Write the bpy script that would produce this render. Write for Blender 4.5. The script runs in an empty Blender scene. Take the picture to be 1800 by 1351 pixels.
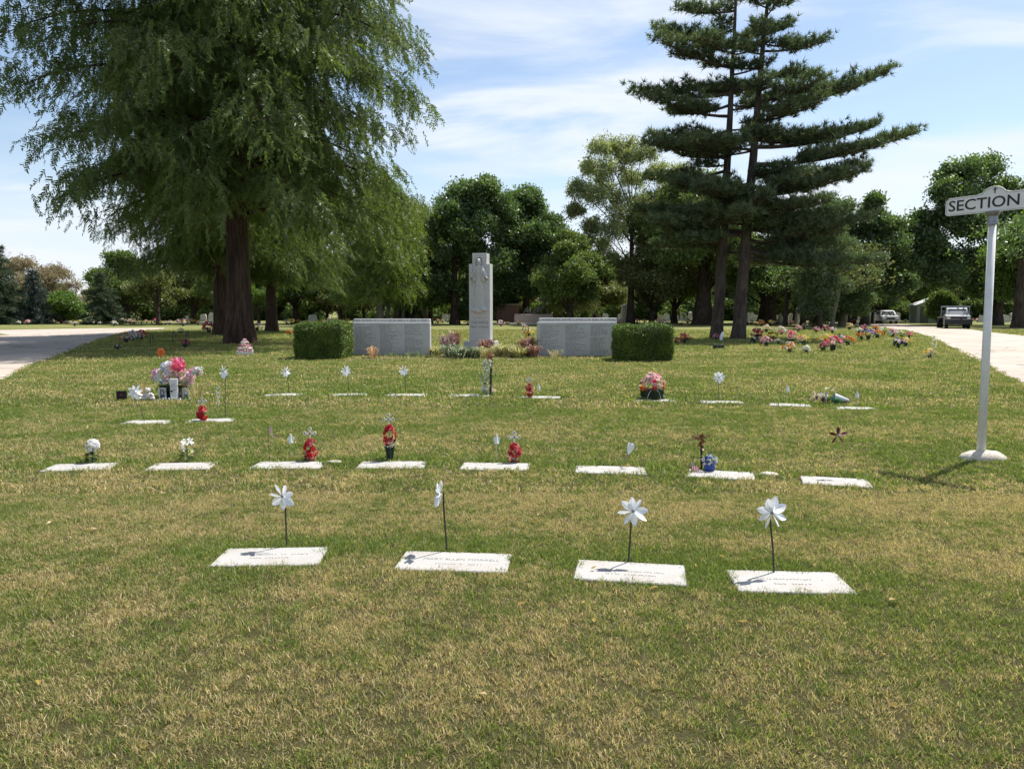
import bpy, math, random
import numpy as np
from mathutils import Vector, Matrix, Euler
R = math.radians
rng = np.random.default_rng(7)
scene = bpy.context.scene
col = scene.collection

# ---------------------------------------------------------------- camera
F, HOR, CH = 1352.0, 545.0, 1.6
PITCH = math.atan((675.5 - HOR) / F)
cam_d = bpy.data.cameras.new('camera'); cam = bpy.data.objects.new('camera', cam_d); col.objects.link(cam)
cam.location = (0, 0, CH); cam.rotation_euler = (R(90) - PITCH, 0, 0)
cam_d.sensor_width = 36; cam_d.lens = F / 1800 * 36; cam_d.clip_end = 3000; cam_d.clip_start = 0.05
scene.camera = cam
# ---------------------------------------------------------------- sun and sky
SUN = Vector((0.44, 0.40, 1.0)).normalized()
ELEV = math.asin(SUN.z); AZ = math.atan2(SUN.x, SUN.y)
sl = bpy.data.lights.new('sun', 'SUN'); sl.energy = 5.0; sl.angle = R(0.5); sl.color = (1.0, 0.955, 0.88)
so = bpy.data.objects.new('sun', sl); col.objects.link(so)
so.rotation_euler = (-SUN).to_track_quat('-Z', 'Y').to_euler(); so.location = (0, 0, 60)
world = bpy.data.worlds.new('World'); scene.world = world; world.use_nodes = True
SKY_STRENGTH = 0.1
def build_sky():
    nt = world.node_tree; N = nt.nodes; L = nt.links
    N.clear()
    out = N.new('ShaderNodeOutputWorld'); bg = N.new('ShaderNodeBackground'); bg.inputs[1].default_value = SKY_STRENGTH
    sky = N.new('ShaderNodeTexSky'); sky.sky_type = 'NISHITA'; sky.sun_disc = False
    sky.sun_elevation = ELEV; sky.sun_rotation = AZ; sky.air_density = 1.0; sky.dust_density = 0.6; sky.ozone_density = 1.6
    tc = N.new('ShaderNodeTexCoord'); sep = N.new('ShaderNodeSeparateXYZ'); L.new(tc.outputs['Generated'], sep.inputs[0])
    def m(op, a, b=None, c=None):
        n = N.new('ShaderNodeMath'); n.operation = op
        for i, v in enumerate((a, b, c)):
            if v is None: continue
            if isinstance(v, (int, float)): n.inputs[i].default_value = v
            else: L.new(v, n.inputs[i])
        return n.outputs[0]
    zc = m('MAXIMUM', sep.outputs[2], 0.0); zz = m('ADD', zc, 0.16)
    u = m('DIVIDE', sep.outputs[0], zz); v = m('DIVIDE', sep.outputs[1], zz)
    comb = N.new('ShaderNodeCombineXYZ'); L.new(u, comb.inputs[0]); L.new(v, comb.inputs[1])
    def noise(scale, detail, rough, dist, rot, sc, off):
        mp = N.new('ShaderNodeMapping'); mp.inputs['Rotation'].default_value = (0, 0, rot); mp.inputs['Scale'].default_value = sc
        mp.inputs['Location'].default_value = off
        L.new(comb.outputs[0], mp.inputs[0])
        n = N.new('ShaderNodeTexNoise'); n.inputs['Scale'].default_value = scale; n.inputs['Detail'].default_value = detail
        n.inputs['Roughness'].default_value = rough; n.inputs['Distortion'].default_value = dist
        L.new(mp.outputs[0], n.inputs['Vector']); return n.outputs[0]
    a = noise(0.62, 3, 0.5, 0.7, 0.5, (1, 0.8, 1), (3.1, 1.7, 0))
    b = noise(1.25, 9, 0.55, 1.3, 0.95, (0.7, 1.3, 1), (0.3, 5.2, 0))
    c = noise(4.0, 8, 0.6, 0.8, 0.9, (0.5, 1.4, 1), (1.3, 2.2, 0))
    s = m('ADD', m('MULTIPLY', a, 1.1), m('ADD', m('MULTIPLY', b, 0.72), m('MULTIPLY', c, 0.13)))
    mr = N.new('ShaderNodeMapRange'); mr.interpolation_type = 'SMOOTHSTEP'
    mr.inputs[1].default_value = 0.86; mr.inputs[2].default_value = 1.14; mr.inputs[3].default_value = 0.10; mr.inputs[4].default_value = 0.95
    L.new(s, mr.inputs[0])
    hz = N.new('ShaderNodeMapRange'); hz.inputs[1].default_value = 0.0; hz.inputs[2].default_value = 0.22
    hz.inputs[3].default_value = 0.72; hz.inputs[4].default_value = 0.0; hz.interpolation_type = 'SMOOTHSTEP'
    L.new(zc, hz.inputs[0])
    f = m('SUBTRACT', 1.0, m('MULTIPLY', m('SUBTRACT', 1.0, mr.outputs[0]), m('SUBTRACT', 1.0, hz.outputs[0])))
    mix = N.new('ShaderNodeMix'); mix.data_type = 'RGBA'
    L.new(f, mix.inputs[0]); L.new(sky.outputs[0], mix.inputs[6]); mix.inputs[7].default_value = (5.7, 6.1, 6.6, 1)
    L.new(mix.outputs[2], bg.inputs[0]); L.new(bg.outputs[0], out.inputs[0])
build_sky()
vs = scene.view_settings; vs.view_transform = 'Standard'; vs.look = 'None'; vs.exposure = 0.68; vs.gamma = 1.0; vs.use_curve_mapping = False
scene.cycles.max_bounces = 6; scene.cycles.diffuse_bounces = 3; scene.cycles.glossy_bounces = 2
scene.cycles.transmission_bounces = 3; scene.cycles.transparent_max_bounces = 4
scene.cycles.use_fast_gi = False

# ---------------------------------------------------------------- helpers
cp, sp = math.cos(PITCH), math.sin(PITCH)
def ray(px, py):
    u = (px - 900) / F; v = (675.5 - py) / F
    return Vector((u, cp + v * sp, -sp + v * cp))
def G(px, py):                       # point of the ground seen there
    d = ray(px, py); t = CH / -d.z
    return Vector((d.x * t, d.y * t, 0))
def P(px, py, Y):                    # point at ground distance Y seen there
    d = ray(px, py); t = Y / d.y
    return Vector((d.x * t, Y, CH + d.z * t))
def tag(o, label=None, cat=None, group=None, kind=None):
    if label: o['label'] = label
    if cat: o['category'] = cat
    if group: o['group'] = group
    if kind: o['kind'] = kind
    return o
def empty(name, loc, rz=0, label=None, cat=None, group=None, scale=1.0):
    o = bpy.data.objects.new(name, None); col.objects.link(o); o.location = loc
    o.rotation_euler = (0, 0, rz); o.scale = (scale,) * 3; o.empty_display_size = 0.1
    return tag(o, label, cat, group)
def link(name, me, parent=None, loc=None, rot=None, scale=None):
    o = bpy.data.objects.new(name, me); col.objects.link(o); o.parent = parent
    if loc is not None: o.location = loc
    if rot is not None: o.rotation_euler = rot
    if scale is not None: o.scale = (scale,) * 3 if isinstance(scale, (int, float)) else scale
    return o
_kids = None
def copy_tree(o, loc=None, rz=None, scale=None, label=None, group=None, parent=None):
    c = o.copy(); col.objects.link(c); c.parent = parent
    for ch in list(o.children): copy_tree(ch, parent=c)
    if loc is not None: c.location = loc
    if rz is not None: c.rotation_euler.z = rz
    if scale is not None: c.scale = (scale,) * 3 if isinstance(scale, (int, float)) else scale
    if label: c['label'] = label
    if group: c['group'] = group
    return c
def mesh_np(name, V, polys, mat=None, cols=None, smooth=False):
    """polys: list of int arrays (M,3) or (M,4). cols: per-face rgb in order"""
    me = bpy.data.meshes.new(name)
    V = np.asarray(V, dtype=np.float32)
    me.vertices.add(len(V)); me.vertices.foreach_set('co', V.ravel())
    loops = np.concatenate([p.ravel() for p in polys]).astype(np.int32)
    tot = np.concatenate([np.full(len(p), p.shape[1], dtype=np.int32) for p in polys])
    start = np.concatenate([[0], np.cumsum(tot)[:-1]]).astype(np.int32)
    me.loops.add(len(loops)); me.loops.foreach_set('vertex_index', loops)
    me.polygons.add(len(tot)); me.polygons.foreach_set('loop_start', start)
    me.polygons.foreach_set('loop_total', tot)
    if smooth: me.polygons.foreach_set('use_smooth', np.ones(len(tot), dtype=bool))
    me.update(calc_edges=True)
    if cols is not None:
        at = me.attributes.new('Col', 'FLOAT_COLOR', 'FACE')
        c = np.ones((len(tot), 4), dtype=np.float32); c[:, :3] = cols
        at.data.foreach_set('color', c.ravel())
    if mat: me.materials.append(mat)
    return me
class MB:
    """collects shapes, links them as one mesh"""
    def __init__(s): s.v = []; s.f = []; s.c = []; s.n = 0
    def add(s, V, Fs, c=(0.8, 0.8, 0.8)):
        V = np.asarray(V, float).reshape(-1, 3)
        for f in Fs: s.f.append(tuple(int(i) + s.n for i in f)); s.c.append(c)
        s.v.append(V); s.n += len(V); return s
    def box(s, cx, cy, cz, sx, sy, sz, c=(0.8,) * 3, rz=0, bev=0.0, M=None):
        x, y, z = sx / 2, sy / 2, sz / 2
        if bev <= 0:
            V = np.array([(a * x, b * y, d * z) for d in (-1, 1) for b in (-1, 1) for a in (-1, 1)], float)
            Fs = [(0, 2, 3, 1), (4, 5, 7, 6), (0, 1, 5, 4), (2, 6, 7, 3), (0, 4, 6, 2), (1, 3, 7, 5)]
        else:
            b = bev; rings = []
            for zz, ins in ((-z, b), (-z + b, 0), (z - b, 0), (z, b)):
                X, Y = x - ins, y - ins; k = b if ins == 0 else b * 0.4
                rings.append([(X - k, -Y, zz), (X, -Y + k, zz), (X, Y - k, zz), (X - k, Y, zz), (-X + k, Y, zz), (-X, Y - k, zz), (-X, -Y + k, zz), (-X + k, -Y, zz)])
            V = np.array(sum(rings, []), float); Fs = []
            for r in range(3):
                for i in range(8):
                    j = (i + 1) % 8; Fs.append((r * 8 + i, r * 8 + j, r * 8 + 8 + j, r * 8 + 8 + i))
            Fs.append(tuple(range(7, -1, -1))); Fs.append(tuple(range(24, 32)))
        if rz:
            ca, sa = math.cos(rz), math.sin(rz); V = V @ np.array([[ca, sa, 0], [-sa, ca, 0], [0, 0, 1]])
        if M is not None: V = V @ np.array(M).T
        return s.add(V + np.array([cx, cy, cz]), Fs, c)
    def tube(s, pts, rad, c=(0.8,) * 3, n=8, cap=True):
        pts = [Vector(p) for p in pts]
        if isinstance(rad, (int, float)): rad = [rad] * len(pts)
        V = []; up = None
        for i, p in enumerate(pts):
            t = (pts[min(i + 1, len(pts) - 1)] - pts[max(i - 1, 0)]).normalized()
            if up is None or abs(up.dot(t)) > 0.95: up = Vector((1, 0, 0)) if abs(t.x) < 0.8 else Vector((0, 1, 0))
            a = (up - t * up.dot(t)).normalized(); b = t.cross(a); up = a
            for k in range(n):
                w = 2 * math.pi * k / n; V.append(p + (a * math.cos(w) + b * math.sin(w)) * rad[i])
        Fs = [(i * n + k, i * n + (k + 1) % n, (i + 1) * n + (k + 1) % n, (i + 1) * n + k) for i in range(len(pts) - 1) for k in range(n)]
        if cap: Fs.append(tuple(range(n - 1, -1, -1))); Fs.append(tuple((len(pts) - 1) * n + k for k in range(n)))
        return s.add([tuple(v) for v in V], Fs, c)
    def lathe(s, prof, cx=0, cy=0, cz=0, c=(0.8,) * 3, n=16, sx=1, sy=1, M=None):
        V = [(r * sx * math.cos(2 * math.pi * k / n), r * sy * math.sin(2 * math.pi * k / n), z) for r, z in prof for k in range(n)]
        Fs = [(i * n + k, i * n + (k + 1) % n, (i + 1) * n + (k + 1) % n, (i + 1) * n + k) for i in range(len(prof) - 1) for k in range(n)]
        if prof[0][0] > 1e-4: Fs.append(tuple(range(n - 1, -1, -1)))
        if prof[-1][0] > 1e-4: Fs.append(tuple((len(prof) - 1) * n + k for k in range(n)))
        V = np.array(V)
        if M is not None: V = V @ np.array(M).T
        return s.add(V + np.array([cx, cy, cz]), Fs, c)
    def ball(s, cx, cy, cz, r, c=(0.8,) * 3, n=12, m=7, sx=1, sy=1, sz=1, M=None):
        prof = [(max(1e-5, r * math.sin(math.pi * i / m)), -r * sz * math.cos(math.pi * i / m)) for i in range(m + 1)]
        return s.lathe(prof, cx, cy, cz, c, n, sx, sy, M)
    def prism(s, poly, y0, y1, c=(0.8,) * 3):      # polygon in xz, extruded in y
        n = len(poly)
        V = [(x, y0, z) for x, z in poly] + [(x, y1, z) for x, z in poly]
        Fs = [tuple(range(n)), tuple(range(2 * n - 1, n - 1, -1))] + [(i, n + i, n + (i + 1) % n, (i + 1) % n) for i in range(n)]
        return s.add(V, Fs, c)
    def merge(s, o, M=None, loc=(0, 0, 0), sc=1.0):
        V = np.concatenate(o.v) * sc
        if M is not None: V = V @ np.array(M).T
        V = V + np.array(loc)
        for f, c in zip(o.f, o.c): s.f.append(tuple(i + s.n for i in f)); s.c.append(c)
        s.v.append(V); s.n += len(V); return s
    def mesh(s, name, mat, smooth=False):
        me = bpy.data.meshes.new(name)
        me.from_pydata(np.concatenate(s.v).tolist(), [], s.f); me.update()
        at = me.attributes.new('Col', 'FLOAT_COLOR', 'FACE')
        c = np.ones((len(s.f), 4), dtype=np.float32); c[:, :3] = np.array(s.c); at.data.foreach_set('color', c.ravel())
        if smooth: me.polygons.foreach_set('use_smooth', np.ones(len(s.f), dtype=bool))
        me.materials.append(mat); return me
    def build(s, name, mat, parent=None, loc=None, rot=None, smooth=False):
        return link(name, s.mesh(name, mat, smooth), parent, loc, rot)
def hsv(r, g, b): return (r, g, b)

# ---------------------------------------------------------------- materials
class NT:
    def __init__(s, name):
        s.m = bpy.data.materials.new(name); s.m.use_nodes = True; s.t = s.m.node_tree; s.t.nodes.clear()
        s.out = s.n('ShaderNodeOutputMaterial')
    def n(s, t, **k):
        x = s.t.nodes.new(t)
        for a, v in k.items():
            if hasattr(x, a): setattr(x, a, v)
        return x
    def l(s, a, b): s.t.links.new(a, b)
    def set(s, sock, v):
        if isinstance(v, bpy.types.NodeSocket): s.l(v, sock)
        elif isinstance(v, (tuple, list)) and len(v) == 3 and sock.type == 'RGBA': sock.default_value = (*v, 1)
        else: sock.default_value = v
    def math(s, op, a, b=None):
        x = s.n('ShaderNodeMath'); x.operation = op; s.set(x.inputs[0], a)
        if b is not None: s.set(x.inputs[1], b)
        return x.outputs[0]
    def noise(s, scale, detail=3, rough=0.55, vec=None, dist=0.0, out=0):
        x = s.n('ShaderNodeTexNoise'); x.inputs['Scale'].default_value = scale; x.inputs['Detail'].default_value = detail
        x.inputs['Roughness'].default_value = rough; x.inputs['Distortion'].default_value = dist
        if vec is not None: s.l(vec, x.inputs['Vector'])
        return x.outputs[out]
    def mapr(s, v, a, b, c=0.0, d=1.0, smooth=True):
        x = s.n('ShaderNodeMapRange')
        if smooth: x.interpolation_type = 'SMOOTHSTEP'
        s.set(x.inputs[0], v)
        for i, q in enumerate((a, b, c, d)): x.inputs[i + 1].default_value = q
        return x.outputs[0]
    def mix(s, f, a, b, blend='MIX'):
        x = s.n('ShaderNodeMix'); x.data_type = 'RGBA'; x.blend_type = blend
        s.set(x.inputs[0], f); s.set(x.inputs[6], a); s.set(x.inputs[7], b); return x.outputs[2]
    def pos(s): return s.n('ShaderNodeNewGeometry').outputs['Position']
    def obj(s): return s.n('ShaderNodeTexCoord').outputs['Object']
    def island(s): return s.n('ShaderNodeNewGeometry').outputs['Random Per Island']
    def mapping(s, vec, sc=(1, 1, 1), rot=(0, 0, 0), loc=(0, 0, 0)):
        x = s.n('ShaderNodeMapping'); s.l(vec, x.inputs[0]); x.inputs['Scale'].default_value = sc
        x.inputs['Rotation'].default_value = rot; x.inputs['Location'].default_value = loc; return x.outputs[0]
    def bump(s, h, strength=0.4, dist=0.02):
        x = s.n('ShaderNodeBump'); x.inputs['Strength'].default_value = strength; x.inputs['Distance'].default_value = dist
        s.l(h, x.inputs['Height']); return x.outputs[0]
    def principled(s, color, rough=0.6, metal=0.0, normal=None, spec=0.4, **k):
        x = s.n('ShaderNodeBsdfPrincipled'); s.set(x.inputs['Base Color'], color); s.set(x.inputs['Roughness'], rough)
        x.inputs['Metallic'].default_value = metal; x.inputs['Specular IOR Level'].default_value = spec
        if normal is not None: s.l(normal, x.inputs['Normal'])
        for a, v in k.items(): s.set(x.inputs[a], v)
        s.l(x.outputs[0], s.out.inputs[0]); return s.m
    def leaf(s, color, trans, tf=0.35, gloss=0.03, rough=0.45):
        d = s.n('ShaderNodeBsdfDiffuse'); s.set(d.inputs[0], color)
        t = s.n('ShaderNodeBsdfTranslucent'); s.set(t.inputs[0], trans)
        m = s.n('ShaderNodeMixShader'); m.inputs[0].default_value = tf; s.l(d.outputs[0], m.inputs[1]); s.l(t.outputs[0], m.inputs[2])
        o = m.outputs[0]
        if gloss:
            g = s.n('ShaderNodeBsdfGlossy'); g.inputs['Roughness'].default_value = rough; g.inputs[0].default_value = (1, 1, 1, 1)
            k = s.n('ShaderNodeMixShader'); k.inputs[0].default_value = gloss; s.l(o, k.inputs[1]); s.l(g.outputs[0], k.inputs[2]); o = k.outputs[0]
        s.l(o, s.out.inputs[0]); return s.m
def leaf_mat(name, c1, c2, tf=0.35, tb=1.5, scale=0.35, gloss=0.03, dry=None):
    t = NT(name); i = t.island(); n = t.noise(scale, 2, 0.5, t.pos())
    f = t.math('ADD', t.math('MULTIPLY', i, 0.6), t.math('MULTIPLY', t.mapr(n, 0.3, 0.7), 0.4))
    c = t.mix(f, c1, c2)
    if dry: c = t.mix(t.mapr(t.math('ADD', t.noise(scale * 1.7, 2, 0.5, t.pos()), t.math('MULTIPLY', i, 0.15)), 0.66, 0.74), c, dry)
    tr = t.mix(1.0, c, (tb, tb * 1.05, tb * 0.55), 'MULTIPLY')
    return t.leaf(c, tr, tf, gloss)
M = {}
M['cypress'] = leaf_mat('cypress_leaves', (0.050, 0.084, 0.027), (0.132, 0.175, 0.055), 0.40, 1.5, 0.25, 0.02)
M['cypress_lime'] = leaf_mat('lime_leaves', (0.10, 0.15, 0.028), (0.17, 0.215, 0.05), 0.4, 1.4, 0.25, 0.02)
M['pine'] = leaf_mat('pine_needles', (0.050, 0.082, 0.046), (0.135, 0.175, 0.085), 0.32, 1.4, 0.4, 0.03)
M['maple'] = leaf_mat('dark_leaves', (0.044, 0.084, 0.025), (0.122, 0.185, 0.054), 0.4, 1.6, 0.2, 0.05)
M['oak'] = leaf_mat('green_leaves', (0.070, 0.115, 0.028), (0.16, 0.21, 0.060), 0.33, 1.5, 0.2, 0.03)
M['olive'] = leaf_mat('olive_leaves', (0.085, 0.105, 0.038), (0.19, 0.205, 0.078), 0.3, 1.4, 0.2, 0.03)
M['locust'] = leaf_mat('locust_leaves', (0.17, 0.20, 0.085), (0.31, 0.34, 0.165), 0.45, 1.3, 0.2, 0.03)
M['lime'] = leaf_mat('bright_leaves', (0.08, 0.15, 0.03), (0.16, 0.24, 0.05), 0.4, 1.3, 0.2, 0.03)
M['spruce'] = leaf_mat('spruce_needles', (0.034, 0.056, 0.036), (0.080, 0.110, 0.066), 0.2, 1.3, 0.3, 0.02)
M['bluespruce'] = leaf_mat('blue_spruce_needles', (0.040, 0.060, 0.055), (0.085, 0.115, 0.105), 0.12, 1.2, 0.3, 0.02)
M['rust'] = leaf_mat('brownish_leaves', (0.085, 0.055, 0.025), (0.16, 0.12, 0.05), 0.3, 1.3, 0.3, 0.02)
M['blossom_tree'] = leaf_mat('budding_leaves', (0.22, 0.18, 0.13), (0.36, 0.30, 0.22), 0.3, 1.2, 0.3, 0.0)
M['hedge'] = leaf_mat('hedge_leaves', (0.018, 0.048, 0.009), (0.15, 0.225, 0.024), 0.15, 1.4, 2.5, 0.03)
def bark(name, c1, c2, sc=(9, 9, 1.2)):
    t = NT(name); v = t.mapping(t.obj(), sc); n = t.noise(1.0, 6, 0.7, v, 0.6); n2 = t.noise(0.5, 3, 0.5, t.obj())
    c = t.mix(t.mapr(n, 0.35, 0.65), c1, c2); c = t.mix(t.mapr(n2, 0.35, 0.7, 0, 0.4), c, tuple(x * 0.6 for x in c1))
    return t.principled(c, 0.9, 0, t.bump(n, 1.0, 0.06), 0.15)
M['bark'] = bark('bark', (0.035, 0.026, 0.020), (0.10, 0.078, 0.06))
M['bark_red'] = bark('reddish_bark', (0.030, 0.019, 0.014), (0.10, 0.066, 0.050), (9, 9, 0.6))
M['bark_pine'] = bark('pine_bark', (0.050, 0.040, 0.034), (0.115, 0.095, 0.08), (6, 6, 1.5))
M['bark_pale'] = bark('pale_bark', (0.11, 0.095, 0.08), (0.24, 0.21, 0.18))
# grass colour: shared by blades and by the sheet below
GREEN1, GREEN2, STRAW1, STRAW2 = (0.058, 0.100, 0.020), (0.30, 0.36, 0.085), (0.24, 0.170, 0.078), (0.80, 0.65, 0.38)
def patch_field(t):
    p = t.pos()
    a = t.noise(0.45, 4, 0.65, p, 0.6); b = t.noise(2.1, 5, 0.7, p, 0.3)
    w = t.noise(0.9, 3, 0.5, t.mapping(p, (0.12, 1.0, 1), (0, 0, -0.12)))
    s = t.math('ADD', t.math('MULTIPLY', a, 0.42), t.math('ADD', t.math('MULTIPLY', b, 0.38), t.math('MULTIPLY', w, 0.20)))
    return s
def grass_blade_mat():
    t = NT('grass_blades'); s = patch_field(t); dry = t.mapr(t.math('ADD', s, t.math('MULTIPLY', t.math('SUBTRACT', t.noise(7.0, 3, 0.6, t.pos()), 0.5), 0.30)), 0.385, 0.60, 0.12, 0.88); sy = t.n('ShaderNodeSeparateXYZ'); t.l(t.pos(), sy.inputs[0]); dry = t.math('SUBTRACT', dry, t.mapr(sy.outputs[1], 3.5, 12, 0.0, 0.27))
    at = t.n('ShaderNodeAttribute'); at.attribute_type = 'INSTANCER'; at.attribute_name = 'lush'
    dry = t.math('SUBTRACT', dry, t.math('MULTIPLY', at.outputs['Fac'], 0.9))
    i = t.island(); oi = t.n('ShaderNodeObjectInfo').outputs['Random']
    r = t.math('FRACT', t.math('ADD', i, oi))
    isdry = t.mapr(t.math('SUBTRACT', dry, r), -0.06, 0.06)
    r2 = t.math('FRACT', t.math('MULTIPLY', r, 7.31))
    g = t.mix(r2, GREEN1, GREEN2); st = t.mix(r2, STRAW1, STRAW2)
    c = t.mix(isdry, g, st)
    tr = t.mix(1.0, c, (1.15, 1.2, 0.75), 'MULTIPLY')
    return t.leaf(c, tr, 0.42, 0.02, 0.5)
M['blade'] = grass_blade_mat()
def ground_mat():
    t = NT('lawn_ground'); p = t.pos(); s = patch_field(t)
    fine = t.noise(38, 4, 0.75, p); fine2 = t.noise(9, 3, 0.7, t.mapping(p, (1, 0.45, 1)))
    dry = t.mapr(t.math('ADD', s, t.math('MULTIPLY', t.math('SUBTRACT', fine, 0.5), 0.45)), 0.38, 0.62)
    g = t.mix(t.mapr(fine2, 0.3, 0.7), (0.11, 0.14, 0.034), (0.21, 0.245, 0.07)); st = t.mix(t.mapr(fine2, 0.3, 0.7), (0.27, 0.225, 0.09), (0.44, 0.38, 0.19))
    c = t.mix(dry, g, st)
    big = t.noise(0.16, 5, 0.7, t.mapping(p, (0.5, 1.3, 1))); c = t.mix(t.mapr(big, 0.35, 0.65, 0.15, 0.75), c, (0.105, 0.135, 0.040))
    tus = t.noise(1.3, 5, 0.8, t.mapping(p, (0.6, 1.0, 1))); c = t.mix(t.mapr(tus, 0.42, 0.72, 0, 0.5), c, (0.055, 0.065, 0.02))
    n = t.math('ADD', fine, t.math('MULTIPLY', t.noise(90, 2, 0.7, p), 0.6))
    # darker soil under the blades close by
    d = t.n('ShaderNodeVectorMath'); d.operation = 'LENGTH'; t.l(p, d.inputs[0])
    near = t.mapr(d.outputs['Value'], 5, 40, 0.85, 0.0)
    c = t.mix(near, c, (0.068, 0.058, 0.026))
    return t.principled(c, 0.95, 0, t.bump(n, 0.9, 0.05), 0.1)
M['ground'] = ground_mat()
def road_mat():
    t = NT('worn_asphalt'); p = t.pos()
    a = t.noise(0.35, 4, 0.6, p); b = t.noise(60, 3, 0.8, p); lane = t.noise(0.8, 3, 0.6, t.mapping(p, (1, 0.08, 1)))
    c = t.mix(t.mapr(a, 0.3, 0.7), (0.40, 0.335, 0.285), (0.50, 0.43, 0.37)); c = t.mix(t.math('MULTIPLY', t.mapr(b, 0.35, 0.7), 0.35), c, (0.24, 0.21, 0.19))
    c = t.mix(t.mapr(lane, 0.4, 0.7, 0, 0.25), c, (0.30, 0.265, 0.235))
    v = t.n('ShaderNodeTexVoronoi'); v.feature = 'DISTANCE_TO_EDGE'; v.inputs['Scale'].default_value = 0.22
    wob = t.n('ShaderNodeVectorMath'); wob.operation = 'ADD'; t.l(p, wob.inputs[0])
    nn = t.n('ShaderNodeTexNoise'); nn.inputs['Scale'].default_value = 0.8; t.l(p, nn.inputs['Vector'])
    sc = t.n('ShaderNodeVectorMath'); sc.operation = 'SCALE'; sc.inputs['Scale'].default_value = 2.0; t.l(nn.outputs['Color'], sc.inputs[0]); t.l(sc.outputs[0], wob.inputs[1])
    t.l(t.mapping(wob.outputs[0], (0.7, 1.5, 1)), v.inputs['Vector'])
    crack = t.mapr(v.outputs['Distance'], 0.0, 0.016, 0.8, 0.0)
    c = t.mix(crack, c, (0.05, 0.045, 0.04))
    return t.principled(c, 0.9, 0, t.bump(b, 0.3, 0.01), 0.2)
M['road'] = road_mat()
def stone_mat(name, c1, c2, spk=220, rough=0.7, stain=None, amt=0.35):
    t = NT(name); o = t.obj(); a = t.noise(spk, 2, 0.8, o); b = t.noise(3.0, 4, 0.6, o)
    c = t.mix(t.mapr(a, 0.38, 0.62), c1, c2)
    if stain: c = t.mix(t.mapr(b, 0.45, 0.75, 0, amt), c, stain)
    return t.principled(c, rough, 0, t.bump(a, 0.25, 0.003), 0.3)
M['marker'] = stone_mat('pale_granite', (0.27, 0.262, 0.252), (0.46, 0.445, 0.425), 140, 0.8, (0.30, 0.25, 0.20), 0.5)
M['granite'] = stone_mat('grey_granite', (0.32, 0.325, 0.325), (0.54, 0.54, 0.53), 60, 0.65, (0.27, 0.29, 0.275), 0.45)
M['pinkstone'] = stone_mat('pink_granite', (0.36, 0.29, 0.27), (0.50, 0.41, 0.38), 60, 0.7)
M['concrete'] = stone_mat('rough_concrete', (0.40, 0.36, 0.30), (0.62, 0.57, 0.49), 60, 0.9, (0.36, 0.30, 0.22), 0.4)
M['headstone'] = stone_mat('weathered_stone', (0.33, 0.32, 0.30), (0.55, 0.53, 0.50), 20, 0.8, (0.2, 0.2, 0.18), 0.4)
def col_mat(name, rough=0.6, trans=0.0, metal=0.0, var=0.25, scale=30):
    t = NT(name); at = t.n('ShaderNodeAttribute'); at.attribute_name = 'Col'
    n = t.noise(scale, 3, 0.6, t.obj()); c = t.mix(t.mapr(n, 0.3, 0.7, 0, var), at.outputs['Color'], (0, 0, 0))
    if trans: return t.leaf(c, c, trans, 0.03)
    return t.principled(c, rough, metal, None, 0.4)
M['paint'] = col_mat('painted', 0.5, 0, 0, 0.15)
M['matte'] = col_mat('matte', 0.85, 0, 0, 0.25)
M['petal'] = col_mat('petals', 0.6, 0.42, 0, 0.12, 60)
M['metal'] = col_mat('metal', 0.35, 0, 0.85, 0.15)
M['cloth'] = col_mat('cloth', 0.9, 0.15, 0, 0.15, 90)
M['foliage'] = leaf_mat('silk_leaves', (0.02, 0.06, 0.02), (0.06, 0.13, 0.04), 0.2, 1.2, 8, 0.04)
def foil():
    t = NT('silver_film'); n = t.noise(18, 2, 0.5, t.obj(), out=1)
    c = t.mix(0.16, (0.86, 0.89, 0.92), n)
    return t.leaf(c, (.78, .82, .88), 0.28, 0.22, 0.22)
M['foil'] = foil()
def glass():
    t = NT('dark_glass'); return t.principled((0.02, 0.025, 0.03), 0.08, 0, None, 0.8)
M['glass'] = glass()
def plain(name, c, rough=0.6, metal=0, var=0.2, scale=15):
    t = NT(name); n = t.noise(scale, 3, 0.6, t.obj()); return t.principled(t.mix(t.mapr(n, 0.3, 0.7, 0, var), c, tuple(x * 0.5 for x in c)), rough, metal)
M['engrave'] = plain('engraving', (0.17, 0.165, 0.16), 0.8)
M['engrave_soft'] = plain('worn_engraving', (0.20, 0.185, 0.175), 0.85)
M['signwhite'] = plain('sign_white_paint', (0.74, 0.74, 0.71), 0.45, 0, 0.18, 9)
M['black'] = plain('black_paint', (0.018, 0.018, 0.02), 0.5)
M['polewhite'] = plain('pole_white_paint', (0.74, 0.74, 0.73), 0.45, 0, 0.22, 9)
M['galv'] = plain('galvanised_metal', (0.30, 0.31, 0.33), 0.45, 0.6, 0.5, 60)
def bronze():
    t = NT('bronze'); n = t.noise(6, 3, 0.6, t.obj()); return t.principled(t.mix(t.mapr(n, 0.3, 0.7), (0.10, 0.09, 0.07), (0.22, 0.22, 0.18)), 0.35, 0.5)
M['bronze'] = bronze()
def brick():
    t = NT('far_brickwork'); b = t.n('ShaderNodeTexBrick'); b.inputs['Scale'].default_value = 3.0
    t.l(t.mapping(t.obj(), (1, 1, 1), (R(90), 0, 0)), b.inputs['Vector'])
    b.inputs['Color1'].default_value = (0.19, 0.085, 0.06, 1); b.inputs['Color2'].default_value = (0.26, 0.12, 0.08, 1); b.inputs['Mortar'].default_value = (0.3, 0.27, 0.24, 1)
    return t.principled(b.outputs[0], 0.9)
M['brick'] = brick()
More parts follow.
